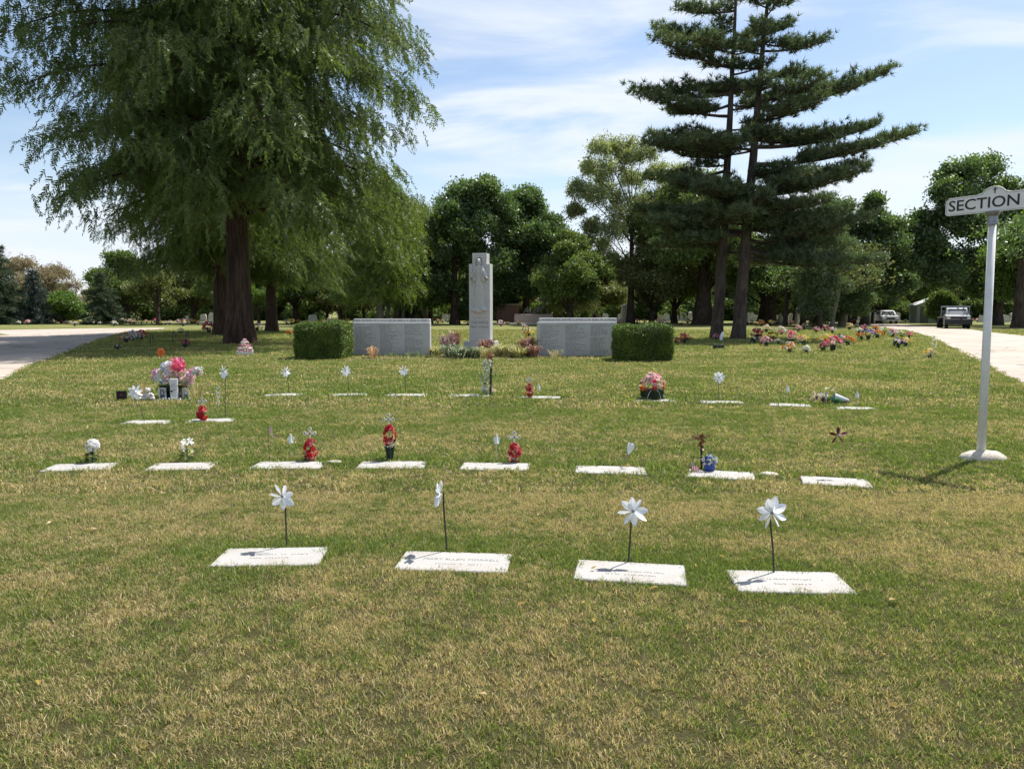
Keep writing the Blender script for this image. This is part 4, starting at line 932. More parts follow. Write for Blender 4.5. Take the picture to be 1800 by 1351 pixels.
# ---------------------------------------------------------------- section sign
def section_sign():
    B = G(1724, 807); Y = B.y; top = P(1745, 385, Y); e = Vector((.56, -.83, 0)).normalized(); yaw = math.atan2(e.y, e.x)
    o = empty('section_sign', (B.x, B.y, 0), 0, 'white post carrying a white sign reading SECTION with a small cross on its crest', 'sign')
    MB().tube([(0, 0, -.1), (top.x - B.x, 0, top.z)], [.043, .037], n=20).build('post', M['polewhite'], o, smooth=True)
    tx, tz = top.x - B.x, P(1745, 372, Y).z
    MB().lathe([(.056, 0), (.058, .012), (.048, .05), (.047, .09), (.066, .12), (.072, .14)], tx, 0, tz - .14, n=20).build('cap', M['galv'], o)
    h = .185; hl = .48; pts = [(-hl + .02, 0), (-hl, .02), (-hl, h - .03), (-hl + .03, h - .005), (-.17, h), (-.13, h + .012)]
    for i in range(9): a = math.pi * (1 - i / 8) * .76 + math.pi * .12; pts.append((.125 * math.cos(a), h + .0 + .062 * (math.sin(a) - math.sin(math.pi * .12)) / (1 - math.sin(math.pi * .12)) + .012))
    pts += [(.13, h + .012), (.17, h), (hl - .03, h - .005), (hl, h - .03), (hl, .02), (hl - .02, 0)]
    pl = MB().prism(pts, -.012, .012).build('sign_plate', M['signwhite'], o, (tx, 0, tz), (0, 0, yaw))
    def rim(off, r, mat, nm, dy=.0):
        cx = 0; q = []
        for x, z in pts: q.append((x * (1 - off * 2.2), -.012 - dy, (z - h / 2) * (1 - off * 9) + h / 2))
        q.append(q[0]); MB().tube(q, r, n=5, cap=False).build(nm, mat, pl)
    rim(0, .0045, M['signwhite'], 'border', 0); rim(.010, .0022, M['galv'], 'border_line', .0005)
    tm = text_mesh('SECTION', .158, M['black'], .0012, off=.0016)
    xs = [v.co.x for v in tm.vertices]; w = max(xs) - min(xs); mid = (max(xs) + min(xs)) / 2; k = .70 / w
    for v in tm.vertices: v.co.x = (v.co.x - mid) * k
    link('lettering', tm, pl, (-.10, -.0135, h * .50), (R(90), 0, 0))
    b = MB(); b.box(0.012, -.0135, h + .033, .012, .002, .062); b.box(0.012, -.0137, h + .042, .042, .002, .010); b.build('cross', M['black'], pl)
    ft = MB(); r = random.Random(4); prof = [(.24, -.05), (.235, .02), (.20, .06), (.14, .085), (.06, .095), (.0001, .098)]
    ft.lathe(prof, .02, 0, 0, n=18, sx=1.05, sy=.6)
    for v in ft.v[0]: v[0] += r.uniform(-.015, .015); v[1] += r.uniform(-.012, .012); v[2] += r.uniform(-.006, .006)
    ft.build('concrete_foot', M['concrete'], o, smooth=True)
section_sign()

# ---------------------------------------------------------------- pinwheels
def petal_mesh(L=.092, w=.056, twist=52, name='petal', mat='foil', c=(.9, .9, .9)):
    b = MB(); n = 6; V = []
    for i in range(n + 1):
        s = i / n; ww = w * (math.sin(math.pi * min(.98, s * .92 + .06)) ** .75) * .5; x = .012 + L * s; tw = R(twist) * (1 - .4 * s); cup = .010 * math.sin(math.pi * s)
        for j in (-1, 0, 1): y, z = ww * j, (cup if j == 0 else 0) ; V.append((x, y * math.cos(tw), -y * math.sin(tw) - (z if j == 0 else 0) ))
    Fs = [(i * 3 + j, i * 3 + j + 1, i * 3 + j + 4, i * 3 + j + 3) for i in range(n) for j in range(2)]
    return b.add(V, Fs, c).mesh(name, M[mat], smooth=False)
PET = petal_mesh(); hub_me = MB().lathe([(.011, 0), (.012, .004), (.006, .010), (.0001, .012)], n=10, c=(.25, .26, .28)).mesh('hub', M['metal'])
def pinwheel(base, head, label, group, face=0, npet=8, size=1.0, stemc=(.03, .03, .03), sr=.0058, petal=None, phase=0, cat='pinwheel', tilt=0):
    """base and head are points of the scene; face = yaw of the wheel (0 looks to the camera side)"""
    o = empty('pinwheel', base, 0, label, cat, group); d = Vector(head) - Vector(base)
    fwd = Vector((math.sin(face), -math.cos(face), 0)); s_top = d - fwd * .035 * size
    rp = random.Random(int(abs(base[0]) * 1000))
    MB().tube([(0, 0, -.02), tuple(s_top * .4 + Vector((rp.uniform(-.006, .006), 0, 0))), tuple(s_top * .75 + Vector((rp.uniform(-.005, .005), 0, 0))), tuple(s_top), tuple(s_top + Vector((0, 0, .012)))], sr, stemc, n=6).build('stem', M['paint'], o)
    rp = random.Random(int(abs(base[0]) * 1000)); Rm = Matrix.Rotation(face + rp.uniform(-.25, .25), 4, 'Z') @ Matrix.Rotation(R(90) + tilt + rp.uniform(-.2, .15), 4, 'X')
    for k in range(npet):
        q = link('petal', petal or PET, o); q.matrix_local = Matrix.Translation(d) @ Rm @ Matrix.Rotation(phase + 2 * math.pi * k / npet + rp.uniform(-.06, .06), 4, 'Z') @ Matrix.Rotation(rp.uniform(-.35, .35), 4, 'X') @ Matrix.Rotation(rp.uniform(-.18, .12), 4, 'Y') @ Matrix.Scale(size * rp.uniform(.93, 1.05), 4)
    q = link('hub', hub_me, o); q.matrix_local = Matrix.Translation(d) @ Rm @ Matrix.Scale(size, 4)
    return o
pg = 'white pinwheels standing behind grave markers'
def pw(bx, by, hx, hy, label, **k):
    b = G(bx, by); h = P(hx, hy, b.y - .02); return pinwheel(b, h, label, pg, **k)
pw(504, 963, 496, 872, 'white pinwheel on a dark stem behind the leftmost near stone', face=-.25, phase=.3, size=.92, npet=7)
pw(786, 971, 771, 868, 'white pinwheel seen edge-on behind the second near stone', face=-1.25, phase=.1, size=.92)
pw(1104, 991, 1113, 898, 'white pinwheel with a stem leaning right behind the third near stone', face=-.1, phase=.15, size=.92)
pw(1361, 1009, 1357, 901, 'white pinwheel behind the rightmost near stone', face=.1, phase=.4, size=.98)
for bx, by, hx, hy, f, l in ((508, 692, 502, 653, -.4, 'white pinwheel at the left end of the far row, before the left hedge'), (613, 692, 608, 651, -.5, 'white pinwheel of the far row below the left corner of the name wall'),
    (713, 692, 709, 651, -.6, 'white pinwheel of the far row below the right part of the left name wall'), (1264, 704, 1264, 663, .1, 'silver blue pinwheel right of the large pink bouquet'),
    (396, 736, 393, 653, -.4, 'pinwheel on a long stake beside the hanging white ornament'), (255, 741, 238, 689, .3, 'silver pinwheel on a leaning stake before the black picture frame')):
    pw(bx, by, hx, hy, l, face=f, size=1.06, phase=f, sr=.005)
redpet = petal_mesh(.078, .042, 50, 'petal', 'paint', (.10, .012, .02))
b = G(1465, 840); pinwheel(b, P(1473, 765, b.y), 'dark red four bladed pinwheel on a thin stake at right', None, face=.2, npet=5, size=1.0, petal=redpet, sr=.0018, stemc=(.25, .25, .2), phase=.3)

# ---------------------------------------------------------------- flowers
WHITE, CREAM, PINK, LPINK, HOT, RED, YELLOW, ORANGE, PURPLE, LILAC, MAROON, BLUE, SKYB = (.84, .84, .80), (.78, .68, .48), (.74, .24, .34), (.80, .52, .52), (.78, .08, .22), (.62, .015, .03), (.84, .62, .06), (.80, .26, .03), (.22, .10, .32), (.55, .42, .60), (.28, .04, .08), (.04, .08, .40), (.45, .62, .72)
def ring(b, n, L, w, el, z0, r0, c, rnd, ph=0.0):
    for k in range(n):
        a = ph + 2 * math.pi * k / n + rnd.uniform(-.12, .12); e = el + rnd.uniform(-.2, .2); o = np.array([math.cos(a), math.sin(a), 0]); sd = np.array([-o[1], o[0], 0]) * w / 2
        p0 = o * r0 + np.array([0, 0, z0]); d = o * math.cos(e) + np.array([0, 0, math.sin(e)]); p1 = p0 + d * L * .6; p2 = p0 + d * L * .95 + np.array([0, 0, -L * .18])
        v = rnd.uniform(.82, 1.08); b.add([p0 - sd * .4, p0 + sd * .4, p1 + sd, p1 - sd, p2], [(0, 1, 2, 3), (3, 2, 4)], tuple(min(.92, x * v) for x in c))
def blossom_mb(kind, c, seed=0, cc=None):
    rnd = random.Random(seed); b = MB()
    if kind == 'mum':
        for el, L, n, z in ((.0, 1, 9, 0), (.45, .85, 9, .08), (.9, .65, 7, .14), (1.3, .45, 5, .18)): ring(b, n, L, .42, el, z, .06, c, rnd, rnd.uniform(0, 1))
    elif kind == 'lily':
        ring(b, 6, 1.05, .42, .35, 0, .03, c, rnd); ring(b, 4, .35, .1, 1.2, .05, .02, cc or YELLOW, rnd)
    else:
        ring(b, 5, 1, .6, .25, 0, .04, c, rnd); ring(b, 5, .6, .42, .85, .1, .03, cc or c, rnd, .6)
    return b
_bm = {}
def blossom_mesh(kind, c, seed=0):
    k = (kind, c, seed % 3)
    if k not in _bm: _bm[k] = blossom_mb(kind, c, seed % 3).mesh('blossom', M['petal'])
    return _bm[k]
def orient(d, roll=0.0):
    return Vector(d).to_track_quat('Z', 'Y').to_matrix().to_4x4() @ Matrix.Rotation(roll, 4, 'Z')
def put_blossom(parent, p, d, s, kind, c, seed):
    q = link('blossom', blossom_mesh(kind, c, seed), parent); q.matrix_local = Matrix.Translation(p) @ orient(d, seed * .7) @ Matrix.Scale(s, 4); return q
def leaves_on(b, rnd, n, cx, cy, cz, rx, rz, L, w, cols=((.03, .09, .03), (.06, .15, .05), (.02, .06, .03))):
    for i in range(n):
        a = rnd.uniform(0, 6.28); o = np.array([math.cos(a), math.sin(a), rnd.uniform(-.3, .8)]); o /= np.linalg.norm(o); p = np.array([cx, cy, cz]) + o * np.array([rx, rx, rz]) * rnd.uniform(.5, 1)
        sd = np.cross(o, [0, 0, 1]); sd = sd / (np.linalg.norm(sd) + 1e-6) * w / 2
        b.add([p, p + o * L * .5 + sd, p + o * L + np.array([0, 0, -L * .25]), p + o * L * .5 - sd], [(0, 1, 2, 3)], rnd.choice(cols))
def far_bouquet_meshes(seed, cols, R_=.20, n=22, s=.062, spread=1.0, vase=(.03, .05, .03)):
    rnd = random.Random(seed); fl, lf, vs_ = MB(), MB(), MB()
    for i in range(n):
        a = rnd.uniform(0, 6.28); e = rnd.uniform(-.05, 1.5); d = Vector((math.cos(a) * math.cos(e) * spread, math.sin(a) * math.cos(e) * spread, math.sin(e)))
        p = d * R_ * rnd.uniform(.75, 1.1) + Vector((0, 0, R_ * .75)); m = blossom_mb(rnd.choice(('rose', 'mum', 'rose')), rnd.choice(cols), rnd.randrange(9))
        fl.merge(m, np.array(orient(d).to_3x3()), tuple(p), s * rnd.uniform(.8, 1.25))
    leaves_on(lf, rnd, 40, 0, 0, R_ * .6, R_ * .8 * spread, R_ * .5, .09, .04)
    vs_.lathe([(.045, 0), (.055, .02), (.075, R_ * .8), (.08, R_ * .82)], n=8, c=vase)
    return fl.mesh('blossoms', M['petal']), lf.mesh('leaves', M['petal']), vs_.mesh('vase', M['matte'])
def far_bouquet(ms, px, py, label, scale=1.0, group='bright artificial grave flowers in the grass', rz=None, name='flower_bouquet', sxy=1.0):
    q = G(px, py); o = empty(name, (q.x, q.y, 0), rz if rz is not None else px * .37, label, 'grave flowers', group, 1.0); o.scale = (scale * sxy, scale * sxy, scale)
    tag(link('blossoms', ms[0], o), kind='stuff'); tag(link('leaves', ms[1], o), kind='stuff'); link('vase', ms[2], o); return o
PAL = {'pink and red': [PINK, LPINK, RED, HOT], 'pink': [PINK, LPINK, LPINK], 'white': [WHITE, WHITE, CREAM], 'white and pink': [WHITE, LPINK, WHITE, PINK], 'yellow': [YELLOW, YELLOW, CREAM], 'cream and orange': [CREAM, ORANGE, CREAM, WHITE],
       'orange': [ORANGE, (.5, .16, .05), ORANGE], 'purple': [PURPLE, LILAC, (.2, .15, .3)], 'maroon and pink': [MAROON, LPINK, MAROON, PINK], 'yellow and brown': [YELLOW, (.3, .12, .05), YELLOW], 'white and blue': [WHITE, SKYB, LILAC], 'coral red': [(.75, .2, .16), PINK, (.7, .12, .1)],
       'lime and white': [(.5, .6, .2), WHITE, (.6, .65, .3)], 'dark mixed': [(.05, .06, .06), LILAC, WHITE, MAROON], 'mixed': [WHITE, PINK, YELLOW, PURPLE]}
PM = {k: [far_bouquet_meshes(i * 3 + j, v, spread=(1.25, 1.0)[j]) for j in range(2)] for i, (k, v) in enumerate(PAL.items())}
FB = [(1203, 604, 'coral red', 1.25, 'coral red spray right of the right hedge'), (1188, 604, 'cream and orange', .8, 'small cream flowers touching the right hedge'), (1259, 598, 'pink', .9, 'small pink flowers at the foot of the left pine'),
 (1279, 589, 'yellow', .55, 'tiny yellow flowers between the two pine trunks'), (1331, 596, 'pink and red', 1.5, 'large pink and red bunch right of the right pine'), (1326, 604, 'dark mixed', .9, 'dark and white flowers below a large pink bunch by the right pine'),
 (1347, 584, 'cream and orange', 1.35, 'cream and orange flowers further back right of the pines'), (1374, 588, 'white and pink', 1.35, 'white and pink flowers with pale leaves behind the yellow brown ones'), (1357, 599, 'yellow and brown', 1.2, 'yellow and brown bunch between pink ones right of the pines'),
 (1347, 609, 'pink', 1.15, 'round pink bunch near the front of the flower field'), (1368, 606, 'white', .7, 'small white flowers between pink bunches'), (1390, 607, 'pink and red', 1.55, 'big pink bunch left of a yellow one at the front of the field'),
 (1388, 619, 'cream and orange', 1.0, 'low cream and orange flowers nearest to the viewer in the flower field'), (1412, 607, 'yellow', 1.15, 'yellow bunch right of the big pink one'), (1403, 583, 'pink', 1.2, 'dusky pink bunch left of a leaning tree'), (1414, 578, 'cream and orange', 1.25, 'cream flowers just left of the leaning tree'),
 (1429, 575, 'maroon and pink', 1.6, 'maroon flowers against the leaning tree trunk'), (1435, 585, 'pink', 1.1, 'pink flowers before the leaning tree trunk'), (1450, 583, 'maroon and pink', 1.2, 'maroon bunch right of the leaning tree'), (1463, 586, 'white and pink', 1.1, 'white and pink bunch on a thin pale stem'),
 (1417, 621, 'white', .75, 'small white flowers lying flat at the front of the field'), (1452, 608, 'yellow', 1.35, 'large yellow flowers in the middle front of the field'), (1464, 617, 'pink and red', 1.4, 'pink red bunch right below the large yellow flowers'),
 (1447, 618, 'maroon and pink', .95, 'dark maroon bunch left below the large yellow flowers'), (1476, 605, 'dark mixed', 1.15, 'dark grey bunch right of the large yellow flowers'), (1490, 608, 'orange', 1.1, 'orange red bunch standing alone right of the dark one'), (1493, 580, 'yellow', 1.4, 'yellow flowers far back near the road bend'),
 (1501, 570, 'mixed', 1.4, 'mixed flowers at the road bend'), (1510, 586, 'white', 1.0, 'white flowers in front of the far yellow ones'), (1519, 583, 'maroon and pink', 1.35, 'maroon and pink flowers in the middle distance right'), (1514, 598, 'orange', 1.05, 'orange brown flowers left of the purple bunch'),
 (1526, 598, 'purple', 1.45, 'purple bunch in the right part of the field'), (1542, 595, 'orange', 1.25, 'brown orange bunch right of the purple one'), (1539, 581, 'orange', 1.1, 'far orange flowers left of the pale green ones'), (1553, 589, 'lime and white', 1.3, 'whitish green upright bunch'),
 (1569, 593, 'white and pink', 1.35, 'white and pink bunch near the right road'), (1585, 592, 'lime and white', 1.05, 'lime and white flowers near the right road'), (1598, 594, 'coral red', .9, 'small reddish flowers closest to the right road'), (1579, 612, 'dark mixed', 1.15, 'white and dark bunch beside a yellow one near the right road'),
 (1592, 609, 'yellow', 1.0, 'yellow bunch nearest the right road'), (1634, 630, 'yellow', .85, 'low yellow flowers alone below the small white tree ornament'),
 (207, 615, 'dark mixed', .6, 'small dark flowers at the far left by the road shade'), (222, 603, 'mixed', 1.2, 'mixed bunch in the shade left, orange and white'), (234, 599, 'white and blue', 1.3, 'white and blue bunch in the shade at left'), (249, 597, 'pink and red', 1.3, 'red bunch in the shade right of the blue one'),
 (325, 612, 'maroon and pink', 1.0, 'low purple pink flowers in the shade left of the thick trunk'), (318, 586, 'white', .9, 'white flowers in sunlight behind the shade at left'), (367, 585, 'pink and red', 2.0, 'big pink red bunch left of the trunk pair'), (452, 582, 'white and pink', 1.6, 'white and pink flowers right behind the thick trunk'),
 (509, 589, 'orange', .9, 'orange flowers at the left edge of the left hedge'), (930, 592, 'yellow', 1.1, 'yellow and pink flowers behind the right name wall corner')]
for px, py, k, sc, l in FB:
    j = int(px) % 2; far_bouquet(PM[k][j], px, py, l, sc * 1.12)
tiny = [px for px in list(range(22, 380, 9)) + list(range(505, 625, 9)) + list(range(636, 830, 13)) + list(range(880, 1100, 14)) + list(range(1120, 1260, 11)) + list(range(1290, 1400, 10)) + list(range(1590, 1800, 10))]
rr_ = random.Random(5); keys = list(PAL)
for px in tiny:
    k = rr_.choice(['white', 'cream and orange', 'white and pink', 'pink', 'yellow', 'white', 'pink and red', 'mixed']); py = rr_.choice((567.5, 568.5, 569.5, 571, 573)) if px < 1590 else rr_.choice((563.5, 564.5, 565.5))
    x = px + rr_.uniform(-4, 4); g = G(x, py)
    if in_poly(np.array([g.x]), np.array([g.y]), left_road)[0] or in_poly(np.array([g.x]), np.array([g.y]), right_road)[0]: continue
    reg = 'beyond the left road' if px < 270 else 'behind the thick trunk' if px < 500 else 'above the left hedge' if px < 630 else 'between left wall and monument' if px < 830 else 'right of the monument' if px < 1100 else 'left of the pines' if px < 1270 else 'right of the pines' if px < 1500 else 'beyond the right road'
    far_bouquet(PM[k][0], x, py, 'tiny far-off %s grave flowers %s' % (k, reg), rr_.uniform(1.0, 1.9), 'tiny %s flowers %s' % (k, reg))
# small lone stones and flat markers in the lawn further back
hs = MB().prism([(-.32, 0), (.32, 0), (.32, .62), (.26, .74), (.14, .80), (-.14, .80), (-.26, .74), (-.32, .62)], -.09, .09).box(0, 0, .05, .8, .32, .1)
hsm = hs.mesh('headstone', M['headstone'])
for i, px in enumerate(list(range(1318, 1400, 11)) + list(range(1478, 1600, 8)) + list(range(1716, 1800, 9)) + list(range(1040, 1100, 12)) + list(range(1160, 1215, 13)) + list(range(330, 380, 14)) + list(range(770, 820, 12))):
    y = rr_.choice((563.0, 564, 565, 566)); q = G(px + rr_.uniform(-3, 3), y)
    if in_poly(np.array([q.x]), np.array([q.y]), right_road)[0]: continue
    o = link('headstone', hsm, None, (q.x, q.y, 0), (0, 0, rr_.uniform(-.25, .25)), rr_.uniform(.9, 1.7)); reg = 'left of the thick trunk' if px < 500 else 'left of the monument' if px < 900 else 'behind the right name wall' if px < 1110 else 'left of the wide forked trunk' if px < 1300 else 'right of the pines' if px < 1450 else 'near the silver car' if px < 1650 else 'behind the sign post'; tag(o, 'small upright headstone in far shade ' + reg, 'headstone', 'small upright headstones ' + reg)
hsb = hs.mesh('headstone', M['headstone'])
for px, py, s_, l in ((550, 571, 1.4, 'pale rounded headstone behind the left hedge'), (377, 572, 1.7, 'pale upright stone left of the trunk pair')):
    q = G(px, py); tag(link('headstone', hsb, None, (q.x, q.y, 0), (0, 0, .5), s_), l, 'headstone')
def obelisk(px, py, h, w, label):
    q = G(px, py); o = empty('obelisk', (q.x, q.y, 0), .2, label, 'obelisk', 'pale obelisks under the trees')
    MB().box(0, 0, .2, w * 1.8, w * 1.8, .4, bev=.03).build('base', M['headstone'], o)
    b = MB(); V = []
    for z, k in ((.4, .5), (h * .92, .36)): V += [(-w * k, -w * k, z), (w * k, -w * k, z), (w * k, w * k, z), (-w * k, w * k, z)]
    V.append((0, 0, h)); b.add(V, [(0, 1, 5, 4), (1, 2, 6, 5), (2, 3, 7, 6), (3, 0, 4, 7), (4, 5, 8), (5, 6, 8), (6, 7, 8), (7, 4, 8)]); b.build('shaft', M['headstone'], o)
for px, py, h, w, l in ((1402, 570, 1.9, .5, 'pale obelisk between dark trunks, left one of two'), (1429, 571, 2.2, .45, 'slim white topped obelisk just left of the leaning tree'), (1371, 569, 1.3, .3, 'small obelisk stone left of the pair'), (1098, 568, 2.4, .9, 'tall pale stone behind the trunk of the airy tree'), (1213, 566, 1.4, .5, 'pale pointed stone left of the wide trunk')):
    obelisk(px, py, h, w, l)

# red flower stakes with white crosses
def cross_part(o, z, s=.038, M_='paint'):
    b = MB(); c = (.80, .76, .66); b.box(0, 0, z, s * .34, .006, s * 2.0, c); b.box(0, 0, z + s * .2, s * 1.9, .006, s * .34, c)
    for x, zz in ((0, 1.15), (-1.0, .2), (1.0, .2)):
        for k in (-1, 0, 1):
            dx, dz = (k * .22, .0 + (.14 if k == 0 else 0)) if x == 0 else ((.14 if k == 0 else 0) * np.sign(x), k * .22)
            b.lathe([(.0001, -.004), (s * .23, -.004), (s * .23, .004), (.0001, .004)], (x + dx) * s, 0, z + (zz + dz) * s, c, 8, M=[[1, 0, 0], [0, 0, -1], [0, 1, 0]])
    return b.build('cross', M[M_], o)
def red_stake(px, py, top_py, label, s=1.0, tall=1.0, vase=False):
    q = G(px, py); H = P(px, top_py, q.y).z; o = empty('cross_flower_stake', (q.x, q.y, 0), 0, label, 'flower ornament', 'red flower ornaments topped by a white cross'); rnd = random.Random(int(px))
    z0 = 0
    if vase:
        z0 = .155; MB().lathe([(.030, 0), (.030, .004), (.050, .145), (.056, .148), (.056, .160), (.048, .158), (.04, .10)], n=16, c=(.012, .03, .025)).build('vase', M['paint'], o, smooth=True)
    else:
        MB().lathe([(.018, -.01), (.035, .055), (.036, .06), (.028, .058)], n=12, c=(.70, .66, .64)).build('cone', M['paint'], o)
    ztop = H - .075 * s; ztop = H - .115 * s; zc = (z0 + .03 + ztop) / 2; hz = (ztop - z0 - .03) / 2 + .01
    for i in range(40):
        a = rnd.uniform(0, 6.28); e = rnd.uniform(-1.4, 1.4); kk_ = 1 if i < 30 else .45; d = Vector((math.cos(a) * math.cos(e), math.sin(a) * math.cos(e), math.sin(e)))
        if d.y > .5: d.y *= -1
        taper = 1 - .35 * max(0, d.z); p = Vector((d.x * .060 * s * taper * kk_, d.y * .05 * s * kk_ - .02 * (1 - kk_), zc + d.z * hz * (kk_ ** .5)))
        put_blossom(o, p, d, .036 * s, 'rose', RED if rnd.random() < .6 else rnd.choice(((.80, .30, .30), (.34, .01, .02), (.74, .10, .12))), i)
    b = MB(); b.tube([(0, 0, z0 - .01), (0, 0, H - .06 * s)], .003, (.5, .5, .45), n=5)
    for x in (-.008, .008): b.tube([(x, 0, ztop - .03), (x, 0, H - .055 * s)], .0016, (.6, .55, .5), n=4)
    b.build('stem', M['paint'], o); cross_part(o, H - .055 * s, .046 * s)
    lf = MB(); leaves_on(lf, rnd, 14, 0, 0, z0 + .07, .05, .03, .06, .02, ((.45, .36, .2), (.1, .16, .06), (.55, .2, .15))); lf.build('leaves', M['petal'], o)
    return o
red_stake(546, 811, 753, 'red flowers with white cross on the left of the dark vase, white cone below', 1.12)
red_stake(904, 814, 760, 'red flowers with white cross in the middle of the second row', 1.1)
o = red_stake(686, 810, 729, 'tall red flowers and white cross leaning in a dark green vase', 1.05, vase=True); o.rotation_euler.y = -.03
for x, y_, z, c, d in ((.035, -.02, .19, WHITE, (.5, -.6, .6)), (.085, -.02, .20, (.75, .78, .35), (1, -.4, .3)), (.02, -.04, .175, CREAM, (0, -1, .4)), (-.08, 0, .24, (.45, .6, .45), (-1, 0, .2))): put_blossom(o, (x, y_, z), d, .034, 'lily', c, 2)
red_stake(930, 700, 663, 'small red flowers with white cross right of the post trailing white flowers', 1.15)
red_stake(356, 741, 699, 'small red flowers with white cross at left below the pink memorial display', 1.15)

# white mum and white lily
q = G(163, 814); o = empty('white_mum', (q.x, q.y, 0), 0, 'round white mum bunch on dark green leaves at far left', 'flowers'); rnd = random.Random(3)
for i in range(18):
    a = rnd.uniform(0, 6.28); e = rnd.uniform(-.6, 1.5); d = Vector((math.cos(a) * math.cos(e), math.sin(a) * math.cos(e), math.sin(e))); put_blossom(o, d * .052 + Vector((.012, 0, .185)), d, .050, 'rose', (.92, .91, .89), i)
lf = MB(); leaves_on(lf, rnd, 40, 0, 0, .07, .035, .06, .06, .03); lf.tube([(0, 0, 0), (.01, 0, .16)], .005, (.03, .08, .03)); lf.build('leaves', M['petal'], o)
q = G(330, 811); o = empty('white_lily', (q.x, q.y, 0), 0, 'white lily with two yellow buds behind a flat marker', 'flowers')
for i, (p, d, s_) in enumerate((((0, -.02, .205), (.1, -.7, .8), .07), ((-.03, 0, .19), (-.8, -.5, .5), .06), ((.03, 0, .215), (.8, -.3, .6), .055), ((-.02, -.02, .15), (-.5, -.8, -.1), .05))): put_blossom(o, p, d, s_, 'lily', WHITE, i)
for i, p in enumerate(((.055, -.02, .12), (.03, -.03, .10))): put_blossom(o, p, (.8, -.5, .4), .028, 'lily', (.72, .76, .30), i)
lf = MB(); leaves_on(lf, rnd, 26, .01, 0, .08, .04, .06, .08, .022); lf.tube([(0, 0, 0), (0, -.01, .19)], .004, (.05, .12, .04)); lf.build('leaves', M['petal'], o)

# small angel figures on clear stakes
def angel(px, py_mid, py_base, label, s=1.0, c=(.72, .78, .74)):
    q = G(px, py_base); z = P(px, py_mid, q.y).z; o = empty('angel_stake', (q.x, q.y, 0), 0, label, 'angel ornament', 'little pale angel ornaments on thin stakes')
    MB().lathe([(.026, -.045), (.028, -.040), (.018, -.01), (.010, .018), (.013, .026), (.008, .034)], 0, 0, z, c, 10).ball(0, 0, z + .044, .011, c, 8, 5).build('figure', M['paint'], o)
    for s_ in (-1, 1): MB().prism([(s_ * .006, z - .012), (s_ * .030, z - .022), (s_ * .036, z + .006), (s_ * .022, z + .028), (s_ * .006, z + .022)], .004, .008, c).build('wing', M['paint'], o)
    MB().tube([(0, 0, -.01), (0, 0, z - .04)], .0018, (.6, .62, .6), n=5).build('stake', M['paint'], o); o.scale = (s, s, 1); return o
angel(512, 771, 806, 'pale green angel left of the red flowers in the second row'); angel(873, 772, 812, 'pale angel left of the red flowers in the middle of the second row')
angel(947, 680, 699, 'tiny pale angel right of the small red flowers in the far row'); angel(1384, 683, 712, 'tiny white angel above the marker left of the fallen bouquet', 1, (.8, .8, .78)); angel(1506, 694, 720, 'tiny white angel above the last marker of the far row', 1, (.8, .8, .78))
# folded pink banner on a stake
q = G(474, 812); zt = P(474, 750, q.y).z; o = empty('garden_banner', (q.x, q.y, 0), 0, 'little faded pink cloth banner hanging from a thin stake', 'banner')
MB().tube([(0, 0, -.01), (-.006, 0, zt), (.03, 0, zt + .004)], .0022, (.08, .06, .06), n=5).build('stake', M['paint'], o)
MB().add([(.0, -.002, zt), (.034, -.006, zt + .002), (.016, .004, zt - .07), (.052, -.004, zt - .10), (.034, .004, zt - .11), (.060, 0, zt - .115)], [(0, 1, 3, 2), (2, 3, 5, 4)], (.50, .34, .36)).build('cloth', M['cloth'], o)
# bent rod with a heart
q = G(1085, 824); h = P(1108, 788, q.y); o = empty('heart_rod', (q.x, q.y, 0), 0, 'pale heart on a bent brown rod leaning right', 'heart ornament')
hx, hz = h.x - q.x, h.z; MB().tube([(-.03, 0, .0), (.02, 0, .012), (.05, 0, .035), (.075, 0, .08), (hx - .01, 0, hz - .03)], .004, (.32, .22, .18), n=6).tube([(-.01, .01, .0), (.04, .01, .02), (.06, .01, .05), (hx - .02, .004, hz - .03)], .003, (.4, .3, .25), n=5).build('rod', M['paint'], o)
HS = 1.35; hp = [(0, -.045), (.018, -.022), (.032, .002), (.034, .020), (.024, .034), (.010, .034), (0, .022), (-.010, .034), (-.024, .034), (-.034, .020), (-.032, .002), (-.018, -.022)]
q2 = MB().prism([(x * .9 * HS, z * 1.15 * HS) for x, z in hp], -.006, .006, (.80, .84, .84)).build('heart', M['paint'], o, (hx, 0, hz + .005), (0, .35, .5))
# bronze leaf cross, blue bouquet, striped flag
q = G(1233, 826); zt = P(1229, 762, q.y).z; o = empty('leaf_cross', (q.x, q.y, 0), 0, 'rusty brown cross of curled leaf shapes standing behind the blue flowers', 'cross ornament')
lfm = MB(); rnd = random.Random(8)
for i in range(46):
    if i < 22: c0 = np.array([rnd.uniform(-.085, .045), rnd.uniform(-.01, .01), zt - .035 + rnd.uniform(-.02, .025)])
    else: c0 = np.array([rnd.uniform(-.03, .022), rnd.uniform(-.012, .012), zt - rnd.uniform(.05, .16)])
    d = np.array([rnd.uniform(-1, 1), rnd.uniform(-.5, .3), rnd.uniform(-.4, .6)]); d /= np.linalg.norm(d); sd = np.cross(d, [0, 1, 0]); sd /= np.linalg.norm(sd) + 1e-6
    lfm.add([c0, c0 + d * .02 + sd * .012 + [0, -.006, 0], c0 + d * .045, c0 + d * .02 - sd * .012 + [0, -.004, 0]], [(0, 1, 2, 3)], rnd.choice(((.20, .085, .03), (.30, .14, .05), (.12, .05, .02), (.42, .26, .14))))
tag(lfm.build('leaves', M['paint'], o), kind='stuff'); MB().tube([(0, 0, 0), (-.006, 0, zt - .12)], .012, (.02, .025, .02), n=7).build('stem', M['paint'], o)
